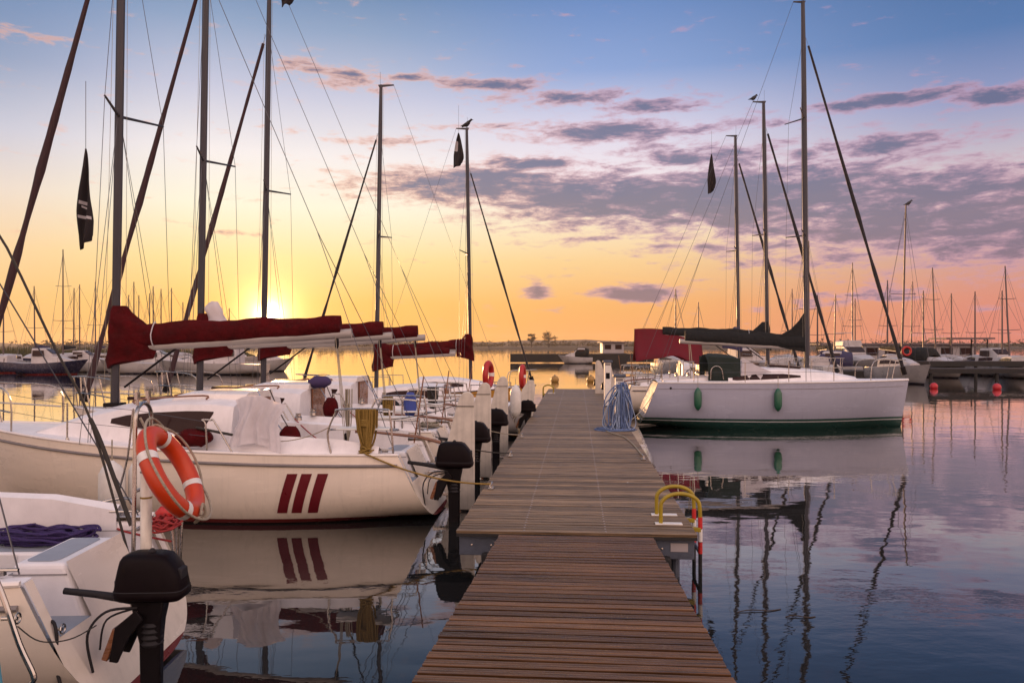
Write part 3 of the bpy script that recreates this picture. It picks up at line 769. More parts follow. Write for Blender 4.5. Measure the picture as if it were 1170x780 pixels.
def cabin_block(H, prof, w, inset=.14, camber=.07):
    """coachroof: prof = (x, top z) from aft to forward, w(x) half width at the deck; returns rings and builder"""
    rings = []
    for (x, zt) in prof:
        zd = H.deck_z(x)-.02; a = w(x); i = inset*min(1, (zt-zd)/.5+.1); r = min(.08, (zt-zd)*.35)
        half = [(a, zd), (a-i*.45, zd+(zt-zd)*.55), (a-i*.8, zt-r), (a-i*.8-r*.35, zt-r*.3), (a-i*.8-r*1.1, zt), ((a-i)*.45, zt+camber*.75), (0, zt+camber)]
        rings.append([(x, y, z) for y, z in half]+[(x, -y, z) for y, z in reversed(half[:-1])])
    return rings
def cabin_window(b, H, prof, w, pts, sy=1, inset=.14, off=.005, n=12):
    """tinted window lying on the cabin side; pts = (x, low fraction, high fraction)"""
    def zt_(x):
        for (a, c) in zip(prof, prof[1:]):
            if a[0] <= x <= c[0]: return lerp(a[1], c[1], (x-a[0])/(c[0]-a[0]))
        return prof[-1][1]
    def P(x, f):
        zt = zt_(x); zd = H.deck_z(x)-.02; a = w(x); i = inset*min(1, (zt-zd)/.5+.1); r = min(.08, (zt-zd)*.35)
        z = lerp(zd, zt-r, f); hgt = (zd+(zt-zd)*.55)
        y = lerp(a, a-i*.45, (z-zd)/(hgt-zd)) if z < hgt else lerp(a-i*.45, a-i*.8, (z-hgt)/(zt-r-hgt))
        return (x, sy*(y+off), z)
    cols = []
    for (x, lo, hi) in pts: cols.append([P(x, lerp(lo, hi, q/4)) for q in range(5)])
    return b.loft(cols, closed=False, cap=False)

def sailboat_a(name, label, loc, rz, group):
    """the charter sloop that fills the left row"""
    root = thing(name, label, 'sailboat', loc, rz, group)
    H = Hull()
    TOPS = [(.46,.86,.56), (-.86,-.34,.56)]
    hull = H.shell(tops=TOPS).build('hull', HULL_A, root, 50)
    sheer = lambda x, dy=0, dz=0, sy=1: Vector((x, sy*(H.deck_half(x)+dy), H.deck_z(x)+dz))
    xs = [H.ttop+(H.L-H.ttop)*k/40 for k in range(41)]
    for sy in (1, -1):
        b = MB(); b.tube([Vector((p.x, sy*(H.surf(p.x, p.z-.13)+.012), p.z-.13)) for p in [sheer(x) for x in xs[:-1]]], .020, 8); b.build('rubrail', RUBRAIL, hull)
        b = MB(); b.tube([sheer(x, -.005, .008, sy) for x in xs], .020, 8); b.build('toe_rail', GEL, hull)
    # decks round the open cockpit
    CW, X0, X1 = .86, .78, 2.72
    b = MB()
    def deckstrip(xa, xb, yi, n=14):
        for sy in (1, -1):
            rows = []
            for k in range(n+1):
                x = lerp(xa, xb, k/n); hb = H.deck_half(x); z = H.deck_z(x); yo = max(hb-.004, .004); yin = min(yi(x), yo-.002)
                rows.append([(x, sy*lerp(yo, yin, q/3), z+.03*math.sin(.5*math.pi*q/3)*(1 if yin < .1 else .4)) for q in range(4)])
            b.loft(rows, closed=False, cap=False)
    deckstrip(H.ttop, X1, lambda x: CW); deckstrip(X1, H.L, lambda x: 0, 24)
    b.build('deck', DECKM, root, 40)
    # cockpit: coamings, side seats, floor, stern lockers
    zfl, zse = .44, .76
    for sy in (1, -1):
        b = MB()
        zc = H.deck_z(1.5)
        b.loft([[(X0-.1,sy*.86,zfl),(X0-.1,sy*.86,zc+.06),(X0-.1,sy*.93,zc+.10),(X0-.1,sy*1.0,zc+.02)],
                [(1.2,sy*.86,zfl),(1.2,sy*.86,zc+.16),(1.2,sy*.93,zc+.19),(1.2,sy*1.04,zc+.0)],
                [(X1,sy*.84,zfl),(X1,sy*.84,zc+.24),(X1,sy*.92,zc+.26),(X1,sy*1.05,zc-.0)]], closed=False, cap=False)
        b.build('coaming', DECKM, root, 40)
    b = MB(); b.add([(.24,-.86,zfl),(X1,-.86,zfl),(X1,.86,zfl),(.24,.86,zfl)], [(0,1,2,3)]); b.build('cockpit_floor', NONSKID, root, 0)
    for sy in (1, -1):
        b = MB(); b.hexa([(.95,sy*.38,zfl-.01),(X1,sy*.38,zfl-.01),(X1,sy*.858,zfl-.01),(.95,sy*.858,zfl-.01)], [(.95,sy*.41,zse),(X1,sy*.41,zse),(X1,sy*.858,zse),(.95,sy*.858,zse)])
        se = b.build('cockpit_seat', DECKM, root, 0, bevel=.02)
        b = MB(); b.box((1.65,sy*.398,.68),(.85,.012,.15), (sy*R(5),0,0)); b.build('locker_lid', GEL, se, 0, bevel=.004)
        b = MB(); b.box((1.7,sy*.388,.62),(.05,.02,.035)); b.build('latch', STEEL, se, 0, bevel=.003)
        b = MB(); b.add([(1.0,sy*.45,zse+.003),(X1-.05,sy*.45,zse+.003),(X1-.05,sy*.82,zse+.003),(1.0,sy*.82,zse+.003)], [(0,1,2,3)]); b.build('seat_pad', NONSKID, se, 0)
    # stern lockers with grey pads
    def locker(y0, y1, z1, x0, x1, pad=True, nm='stern_locker', zlow=0):
        b = MB(); zl = max(zfl-.08, zlow); xl = .06+.467*zl; b.hexa([(xl,y0,zl),(x1,y0,zl),(x1,y1,zl),(xl,y1,zl)], [(x0,y0+.03,z1),(x1-.05,y0+.03,z1),(x1-.05,y1-.03,z1),(x0,y1-.03,z1)])
        lo = b.build(nm, DECKM, root, 0, bevel=.035, bseg=3)
        if pad:
            b = MB(); out_ = []
            for (cx, cy, a0) in ((x1-.16,y1-.14,0),(x0+.14,y1-.14,90),(x0+.14,y0+.14,180),(x1-.16,y0+.14,270)):
                for k in range(5):
                    a = R(a0+22.5*k); out_.append((cx+.06*math.cos(a), cy+.06*math.sin(a), z1+.001))
            b.prism(out_, (0,0,.004)); b.build('grey_pad', NONSKID, lo, 0)
        b = MB(); b.loft([[(x0-.012,y0+.018,z1-.075),(x1-.03,y0+.018,z1-.075),(x1-.03,y1-.018,z1-.075),(x0-.012,y1-.018,z1-.075)],[(x0-.010,y0+.020,z1-.069),(x1-.032,y0+.020,z1-.069),(x1-.032,y1-.020,z1-.069),(x0-.010,y1-.020,z1-.069)]]); b.build('lid_seam', RUBRAIL, lo, 0)
        return lo
    locker(-.36,.46,.90,.44,.84)
    locker(.84,.96,.895,.46,.92,False,'quarter_locker',.56); locker(-.96,-.84,.895,.46,.92,False,'quarter_locker',.56)
    # motor-well floors
    for (a, c) in ((.44,.88),(-.88,-.34)):
        b = MB(); b.box((.61,(a+c)/2,.50),(.70,c-a,.11)); b.build('well_step', NONSKID, root, 0, bevel=.01)
    # cabin
    prof = [(2.70,1.56),(3.0,1.585),(3.6,1.575),(4.4,1.50),(5.0,1.37),(5.5,1.21),(5.95,1.08)]
    wf = lambda x: lerp(.98, .50, ((x-2.7)/3.25)**1.3) if x > 2.7 else .98
    b = MB(); b.loft(cabin_block(H, prof, wf), closed=False, cap=True)
    rg = cabin_block(H, prof, wf); n = len(rg[0]); b.add(rg[0], [tuple(range(n))]); b.add(rg[-1], [tuple(range(n))])
    cb = b.build('cabin', DECKM, root, 40)
    for sy in (1, -1):
        b = MB(); cabin_window(b, H, prof, wf, [(2.98,.90,.94),(3.16,.36,.95),(3.4,.40,.95),(3.9,.47,.95),(4.3,.58,.93),(4.55,.72,.88)], sy); b.build('window', WINDOW, cb, 0)
    b = MB(); b.loft([[(x,y,z) for (y, z) in ((.50,1.60+dz),(.48,1.68+dz),(.40,1.71+dz),(-.40,1.71+dz),(-.48,1.68+dz),(-.50,1.60+dz))] for (x, dz) in ((2.68,.0),(3.5,.005),(3.72,-.05),(3.78,-.09))]); b.build('hatch_garage', GEL, cb, 35, bevel=.01)
    b = MB(); b.hexa([(2.66,-.30,.80),(2.69,-.30,.80),(2.69,.30,.80),(2.66,.30,.80)], [(2.655,-.34,1.60),(2.69,-.34,1.60),(2.69,.34,1.60),(2.655,.34,1.60)]); b.build('companionway_board', WOOD_V, cb, 0, bevel=.004)
    b = MB(); b.box((4.35,0,1.60),(.46,.46,.05)); b.build('fore_hatch', WINDOW, cb, 0, bevel=.015)
    for sy in (1, -1):
        b = MB(); b.tube(smooth_path([(3.2,sy*.62,1.62),(3.25,sy*.62,1.67),(4.2,sy*.58,1.61),(4.25,sy*.58,1.55)], 4), .014, 6); b.build('grab_rail', WOOD_V, cb)
        b = MB(); b.lathe([(.055,0),(.05,.04),(.06,.055),(.042,.065),(.04,.10),(.05,.11)], 14, (2.45,sy*.95,H.deck_z(2.4)+.24)); b.build('winch', STEEL, root)
    # mast and rig
    zmb = 1.50
    ms = make_mast(root, 4.9, zmb, 10.0, rake=.016, spreaders=(.50,), sl=.78, sweep=.26, chain=(1.12, H.deck_z(4.6), 4.60), fore=(7.15,1.24), aft=[(.50,.86,.95),(.50,-.86,.95)], furl=.062, frac=.90)
    b = MB(); b.box((4.9,0,1.49),(.24,.22,.06)); b.build('mast_step', BLACKP, ms, 0, bevel=.01)
    bo = cover_boom(root, 4.82, 1.38, 2.33, 2.54, h0=.33, h1=.24, w=.10, collar=(2.95,2.12,.58), sd=2)
    b = MB(); b.tube([(4.75,.0,1.75),(3.85,.0,2.40)], .017, 8); b.build('boom_vang', BLACKP, bo)
    # mainsheet tackle from the boom end to the cockpit
    b = MB()
    for k, q in enumerate((-.03, 0, .03)): b.tube([(1.55,q,2.50),(1.40,q*2.8,.95)], .0055, 6)
    mn = b.build('mainsheet', ROPE_W, root)
    for (x_, z_) in ((1.54,2.40),(1.41,1.02)):
        b = MB(); b.lathe([(.012,-.08),(.03,-.05),(.03,.05),(.012,.08)], 8, (x_,0,z_)); b.build('block', BLACKP, mn)
    # pulpit, pushpits, stanchions, lifelines
    zb = H.deck_z(6.9)
    rail_tube(root, 'pulpit', [[sheer(6.1,-.08,0,1), sheer(6.15,-.06,.55,1), Vector((6.8,.30,zb+.60)), Vector((7.28,.12,zb+.60)), Vector((7.28,-.12,zb+.60)), Vector((6.8,-.30,zb+.60)), sheer(6.15,-.06,.55,-1), sheer(6.1,-.08,0,-1)],
                               [Vector((6.85,.24,zb)), Vector((6.98,.22,zb+.60))], [Vector((6.85,-.24,zb)), Vector((6.98,-.22,zb+.60))], [Vector((7.2,.06,zb)), Vector((7.26,.1,zb+.6))], [Vector((7.2,-.06,zb)), Vector((7.26,-.1,zb+.6))],
                               [sheer(6.12,-.07,.28,1), Vector((6.92,.25,zb+.30)), Vector((7.24,.08,zb+.30)), Vector((7.24,-.08,zb+.30)), Vector((6.92,-.25,zb+.30)), sheer(6.12,-.07,.28,-1)]], .0125)
    for sy in (1, -1):
        a, c, d = sheer(.50,-.10,0,sy), sheer(1.30,-.10,0,sy), sheer(.92,-.10,0,sy); top = .60
        pp = rail_tube(root, 'pushpit', [[a+Vector((0,0,0)), a+Vector((.02,0,.30)), a+Vector((.05,0,top-.06)), a+Vector((.12,0,top)), c+Vector((-.12,0,top)), c+Vector((-.05,0,top-.06)), c+Vector((.05,0,.28)), c], [d, d+Vector((0,0,top))],
                                         [a+Vector((.03,0,.32)), a+Vector((.03,-sy*.26,.31)), c+Vector((0,-sy*.26,.31)), c+Vector((.03,0,.32))]], .0135, 8, 5)
        b = MB(); q = a.lerp(c, .5); b.box((q.x,q.y-sy*.13,q.z+.335),(.72,.28,.025)); b.build('stern_seat', WHITEP, pp, 0, bevel=.01)
        # gate bracket and stanchions
        g0 = sheer(2.92,-.07,0,sy)
        rail_tube(root, 'gate_bracket', [[g0, g0+Vector((.02,0,.36)), g0+Vector((.07,0,.42)), g0+Vector((-.05,0,.42)), g0+Vector((-.10,0,.40)), g0+Vector((-.34,0,0))]], .0125, 8, 4)
        posts = []
        for x in (3.95, 5.0):
            p = sheer(x,-.07,0,sy); b = MB(); b.tube([p, p+Vector((0,0,.52))], .012, 8); b.lathe([(.03,0),(.03,.015),(.016,.05)], 8, p); b.build('stanchion', STEEL, root); posts.append(p)
        for h in (.26, .50):
            pts = [sheer(6.13,-.065,h+.03,sy)]+[p+Vector((0,0,h)) for p in reversed(posts)]+[g0+Vector((.03,0,h*.8))]
            b = MB(); b.tube(pts, .0035, 5); b.build('lifeline', WIRE, root)
    for sy in (1, -1):
        p = sheer(.62,-.16,.03,sy); b = MB(); b.tube([p+Vector((-.12,0,.03)), p+Vector((.12,0,.03))], .012, 8); b.box(p+Vector((0,0,.012)),(.08,.035,.03)); b.build('deck_cleat', STEEL, root)
    # lifted rudder blade on the transom
    b = MB(); outl = []
    for (x, z) in ((-.08,.02),(.06,.5),(.02,.75),(-.10,1.2),(-.18,1.5),(-.22,1.62),(-.28,1.70),(-.36,1.71),(-.42,1.66),(-.44,1.55),(-.44,.02)): outl.append((x-.03, -.022, z))
    b.prism(outl, (0,.044,0)); rd = b.build('rudder', RUDDERM, root, 0, bevel=.016)
    for q_ in ((.08,.55),(.02,.25)):
        b = MB(); b.box((q_[0],0,q_[1]),(.26,.09,.05)); b.build('rudder_bracket', STEEL, rd, 0, bevel=.006)
    b = MB(); b.tube(sag((-.16,.028,1.5),(.55,.80,1.38),.03,8), .006, 5); b.tube([(-.16,.028,1.5),(-.46,.026,1.5)], .006, 5); b.build('lanyard', ROPE_K, rd)
    outboard(root, -.26, .66, .73)
    b = MB(); b.tube([(.02,.0,.98),(.35,.02,1.06),(.95,.05,1.12),(1.25,.06,1.13)], [.026,.024,.019,.022], 8); b.build('tiller', WOOD_V, root)
    b = MB(); b.tube([(.52,-.55,.9),(.38,-.58,1.9)], .011, 6); b.build('ensign_staff', WOOD_V, root)
    for q_, (pa, pb, sg_) in enumerate((((2.5,.92,1.22),(1.2,.55,.80),.10),((2.5,-.92,1.22),(1.4,-.3,.80),.12),((2.62,.25,1.72),(1.6,.7,.82),.16),((2.62,-.2,1.72),(2.3,-.75,.85),.12))):
        b = MB(); b.tube(sag(pa, pb, sg_, 10), .008, 6); b.build('sheet', (ROPE_W, ROPE_R, ROPE_LB, ROPE_K)[q_], root)
    # boarding steps on the transom
    b = MB(); b.tube([(.32,-.62,.62),(.28,-.62,.45),(.16,-.62,.42)], .012, 8); b.build('transom_handle', STEEL, root)
    return root, H
PI = math.pi
HD = PI-TH               # heading of a boat lying across the left side, bow to the left
def berth(X, Y): return (X, Y, 0)
GROUP_L = 'white sloops moored stern-to along the left of the pontoon'
boat1, HA = sailboat_a('sailboat', 'white sloop with three slanted maroon stripes on its side, nearest in the left row', berth(-1.0, 11.4), HD, GROUP_L)
# stripes on the near topside
for px0 in (311, 327.5, 346):
    q = []
    for (px_, py_) in ((px0, 589), (px0+11.5, 589), (px0+27, 542), (px0+15, 542)):
        Y_ = 10.3; X_ = pxw(px_, Y_); z_ = CAM_H-(py_-395)/F*Y_; x_ = (-1.0-X_)*math.cos(TH)+(Y_-11.4)*math.sin(TH); q.append((x_, z_))
    strip_patch(HA, q).build('painted_stripe', MAROON_D, boat1, 30)
def pxp(px, py, Y):
    """world point for a picture point at depth Y (used only to read sizes off the photograph)"""
    return at(px, py, Y)
# ---- the other sloops of the same class
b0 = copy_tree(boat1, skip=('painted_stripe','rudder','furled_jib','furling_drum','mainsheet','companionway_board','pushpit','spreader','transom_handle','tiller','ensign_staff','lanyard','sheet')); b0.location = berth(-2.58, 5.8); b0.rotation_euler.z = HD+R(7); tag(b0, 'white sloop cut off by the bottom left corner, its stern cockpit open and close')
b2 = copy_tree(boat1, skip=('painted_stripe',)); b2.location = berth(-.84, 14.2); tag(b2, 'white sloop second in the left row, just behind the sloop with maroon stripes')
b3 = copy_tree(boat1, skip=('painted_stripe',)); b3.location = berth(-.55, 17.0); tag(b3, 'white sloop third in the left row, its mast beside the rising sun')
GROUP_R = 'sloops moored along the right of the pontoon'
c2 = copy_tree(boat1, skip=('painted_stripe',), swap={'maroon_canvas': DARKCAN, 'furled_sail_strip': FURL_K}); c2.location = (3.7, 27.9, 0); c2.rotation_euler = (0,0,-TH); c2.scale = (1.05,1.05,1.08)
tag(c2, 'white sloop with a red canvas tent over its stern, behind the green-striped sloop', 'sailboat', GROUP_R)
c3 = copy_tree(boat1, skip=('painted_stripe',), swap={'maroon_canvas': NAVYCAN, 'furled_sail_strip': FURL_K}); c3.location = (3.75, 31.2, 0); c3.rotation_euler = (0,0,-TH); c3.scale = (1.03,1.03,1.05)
tag(c3, 'white sloop third back on the right with a dark pennant at its masthead', 'sailboat', GROUP_R)

for c in kids(b0):
    if c.name.startswith('outboard_motor'): k_ = .88; c.scale = (k_,)*3; c.location = (-.26*(1-k_)+.05, .66*(1-k_), .75*(1-k_))
    if c.name.startswith('backstay'): pass

# ---- boat-specific gear on the nearest stern: boarding ladder, post, rails
def in_boat(root, p):
    p = Vector(p)-Vector(root.location); a = -root.rotation_euler.z
    return Vector((p.x*math.cos(a)-p.y*math.sin(a), p.x*math.sin(a)+p.y*math.cos(a), p.z))
l0 = in_boat(b0, pxp(164, 460, 5.5))
b = MB()
zt = l0.z; x = l0.x
pts = [(x+.02,l0.y+.13,.60),(x,l0.y+.13,zt-.11)]+[(x,l0.y+.13*math.cos(k*PI/8),zt-.11+.11*math.sin(k*PI/8)) for k in range(1,8)]+[(x,l0.y-.13,zt-.11),(x+.02,l0.y-.13,.60)]
b.tube(pts, .014, 10)
ld = b.build('boarding_ladder', STEEL, b0)
for z in (.85,1.12,1.38):
    b = MB(); b.tube([(x,l0.y+.13,z),(x,l0.y-.13,z)], .012, 8); b.build('rung', STEEL, ld)
for dy in (.10, -.08):
    b = MB(); q = (x, l0.y+dy, zt-.01); b.tube([q,(q[0],q[1],q[2]+.05)], .011, 8); b.box((q[0],q[1]+.018,q[2]+.065),(.02,.012,.05)); b.box((q[0],q[1]-.018,q[2]+.065),(.02,.012,.05)); b.build('fork_hook', STEEL, ld, 0)
p0 = in_boat(b0, pxp(167, 530, 5.3))
b = MB(); b.lathe([(.036,.45),(.036,p0.z-.01),(.03,p0.z)], 14, (p0.x,p0.y,0)); pl_ = b.build('stern_post', WHITERUST, b0)
for z, mt in ((p0.z-.22, ROPE_Y), (p0.z-.05, RUBRAIL)):
    b = MB(); b.lathe([(.0375,z-.006),(.039,z),(.0375,z+.006)], 14, (p0.x,p0.y,0)); b.build('band', mt, pl_)
# far-quarter rails and the handle on the coaming
def rail0(name, pp, r=.013, m=STEEL):
    b = MB(); b.tube(smooth_path([in_boat(b0, pxp(*p)) for p in pp], 4), r, 8); return b.build(name, m, b0)
rail0('stern_rail', [(199,628,6.6),(193,585,6.6),(186,560,6.6),(176,548,6.7),(168,550,6.9)])
rail0('stern_rail', [(206,640,6.4),(208,590,6.4),(205,577,6.45),(202,590,6.5),(203,640,6.5)], .011)
rail0('coaming_handle', [(113,575,6.8),(122,572,6.8),(140,569,6.8),(150,572,6.75),(152,590,6.7)], .013)
rail0('pushpit', [(-30,610,4.45),(0,672,4.4),(22,735,4.35),(38,770,4.33),(36,780,4.33),(28,790,4.3)], .0155)
rail0('ensign_staff', [(136,560,6.8),(146,520,6.8),(152,468,6.8)], .009)
# hose and wire across the transom
rail0('fuel_line', [(56,709,4.95),(62,712,4.9),(65,730,4.88),(63,755,4.88),(70,785,4.85)], .011, RUBBER)
rail0('control_wire', [(20,715,4.7),(40,730,4.7),(60,733,4.75),(85,728,4.85),(110,714,5.0)], .004, ROPE_K)
for (px_, py_, Y_) in ((14,706,4.6),(66,718,4.93)):
    q = in_boat(b0, pxp(px_, py_, Y_)); b = MB(); b.tube([q+Vector((-.03,.03*math.cos(a*PI/6),.03*math.sin(a*PI/6))) for a in range(13)], .006, 6); b.tube([q+Vector((.06,0,0)), q+Vector((-.03,0,0))], .012, 8); b.build('eye_ring', STEEL, b0)

# ---- the second class: smaller sloops with a low cabin
def sailboat_b(label, loc, rz, group, hullm, coverm, mast_x=3.75, L=5.9, zmast=9.35, fore_z=1.12, furlm=None, skip_motor=False, boomlen=2.6, boomz=(2.05,2.15), rud=True):
    root = thing('sailboat', label, 'sailboat', loc, rz, group)
    H = Hull(L=L, B=2.2, zs=.80, zb=1.08, ttop=.25, bowrake=.5, bs=.78, d=.3)
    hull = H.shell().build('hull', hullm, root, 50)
    sheer = lambda x, dy=0, dz=0, sy=1: Vector((x, sy*(H.deck_half(x)+dy), H.deck_z(x)+dz))
    xs = [H.ttop+(H.L-H.ttop)*k/30 for k in range(31)]
    for sy in (1, -1):
        b = MB(); b.tube([sheer(x, .0, .004, sy) for x in xs], .022, 8); b.build('toe_rail', RUBRAIL, hull)
    b = MB()
    for sy in (1, -1):
        for (xa, xb, yi) in ((H.ttop, .5, 0), (.5, 2.0, .62), (2.0, H.L, 0)):
            rows = []
            for k in range(11):
                x = lerp(xa, xb, k/10); yo = max(H.deck_half(x)-.003, .004); yy = min(yi, yo-.002)
                rows.append([(x, sy*lerp(yo, yy, q/3), H.deck_z(x)+.02*math.sin(.5*PI*q/3)) for q in range(4)])
            b.loft(rows, closed=False, cap=False)
    b.build('deck', DECKM, root, 40)
    b = MB(); b.add([(.5,-.62,.4),(2.0,-.62,.4),(2.0,.62,.4),(.5,.62,.4)], [(0,1,2,3)])
    for (a, c) in (((.5,-.62),(.5,.62)),((.5,.62),(2.0,.62)),((2.0,-.62),(.5,-.62))):
        b.add([(*a,.4),(*c,.4),(*c,H.deck_z(c[0])+.13),(*a,H.deck_z(a[0])+.13)], [(0,1,2,3)])
    b.build('cockpit', DECKM, root, 0, solid=.03)
    prof = [(2.0,1.30),(2.6,1.32),(3.3,1.28),(4.0,1.17),(4.6,1.03)]; wf = lambda x: lerp(.80, .35, max(0, (x-2)/2.6)**1.3)
    b = MB(); rg = cabin_block(H, prof, wf, .10, .05); b.loft(rg, closed=False, cap=False); n = len(rg[0]); b.add(rg[0], [tuple(range(n))]); b.add(rg[-1], [tuple(range(n))]); cb = b.build('cabin', DECKM, root, 40)
    for sy in (1, -1):
        b = MB(); cabin_window(b, H, prof, wf, [(2.2,.45,.9),(2.6,.42,.92),(3.2,.5,.92),(3.5,.6,.85)], sy, .10); b.build('window', WINDOW, cb, 0)
    b = MB(); b.hexa([(1.96,-.27,.6),(1.99,-.27,.6),(1.99,.27,.6),(1.96,.27,.6)], [(1.96,-.3,1.33),(1.99,-.3,1.33),(1.99,.3,1.33),(1.96,.3,1.33)]); b.build('companionway_board', WOOD_V, cb, 0)
    ms = make_mast(root, mast_x, 1.22, zmast, rake=.016, spreaders=(.5,), sl=.66, sweep=.2, chain=(H.deck_half(mast_x-.25)-.06, H.deck_z(mast_x), mast_x-.25), fore=(L-.1, fore_z), aft=[(.3,0,.85)], furl=.042, furl_m=furlm or FURL_K, frac=.84, r=(.06,.045))
    bo = cover_boom(root, mast_x-.08, mast_x-boomlen, boomz[0], boomz[1], h0=.32, h1=.16, w=.10, collar=(boomz[0]+.5, boomz[0]-.30, .42), m=coverm, sd=5)
    zb = H.deck_z(L-.4)
    rail_tube(root, 'pulpit', [[sheer(L-.9,-.06,0,1), sheer(L-.85,-.04,.5,1), Vector((L-.4,.22,zb+.52)), Vector((L-.02,.08,zb+.54)), Vector((L-.02,-.08,zb+.54)), Vector((L-.4,-.22,zb+.52)), sheer(L-.85,-.04,.5,-1), sheer(L-.9,-.06,0,-1)], [Vector((L-.3,.12,zb)), Vector((L-.22,.13,zb+.53))], [Vector((L-.3,-.12,zb)), Vector((L-.22,-.13,zb+.53))]])
    for sy in (1, -1):
        a, c = sheer(.32,-.07,0,sy), sheer(1.2,-.07,0,sy)
        rail_tube(root, 'pushpit', [[a, a+Vector((0,0,.5)), a+Vector((.08,0,.55)), c+Vector((-.08,0,.55)), c+Vector((0,0,.5)), c], [a+Vector((.44,0,0)), a+Vector((.44,0,.55))]])
    if rud:
        b = MB(); b.prism([(x, -.02, z) for (x, z) in ((-.03,-.05),(.06,.45),(.1,.7),(-.05,1.2),(-.22,1.45),(-.36,1.45),(-.40,1.25),(-.34,.6),(-.30,-.05))], (0,.04,0)); b.build('rudder', RUDDERM, root, 0, bevel=.014)
    if not skip_motor: outboard(root, -.22, .52, .66, s=.85)
    return root, H
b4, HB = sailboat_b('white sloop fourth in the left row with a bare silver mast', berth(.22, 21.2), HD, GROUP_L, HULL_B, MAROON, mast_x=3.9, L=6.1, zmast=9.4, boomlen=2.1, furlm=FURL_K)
b5, HB5 = sailboat_b('ochre sloop lying bow towards the pontoon in the left row', berth(-5.0, 26.4), -TH, GROUP_L, HULL_O, MAROON, mast_x=3.66, L=5.8, zmast=9.5, skip_motor=True, boomlen=2.9, boomz=(2.25,2.20), furlm=FURL_K, rud=False)

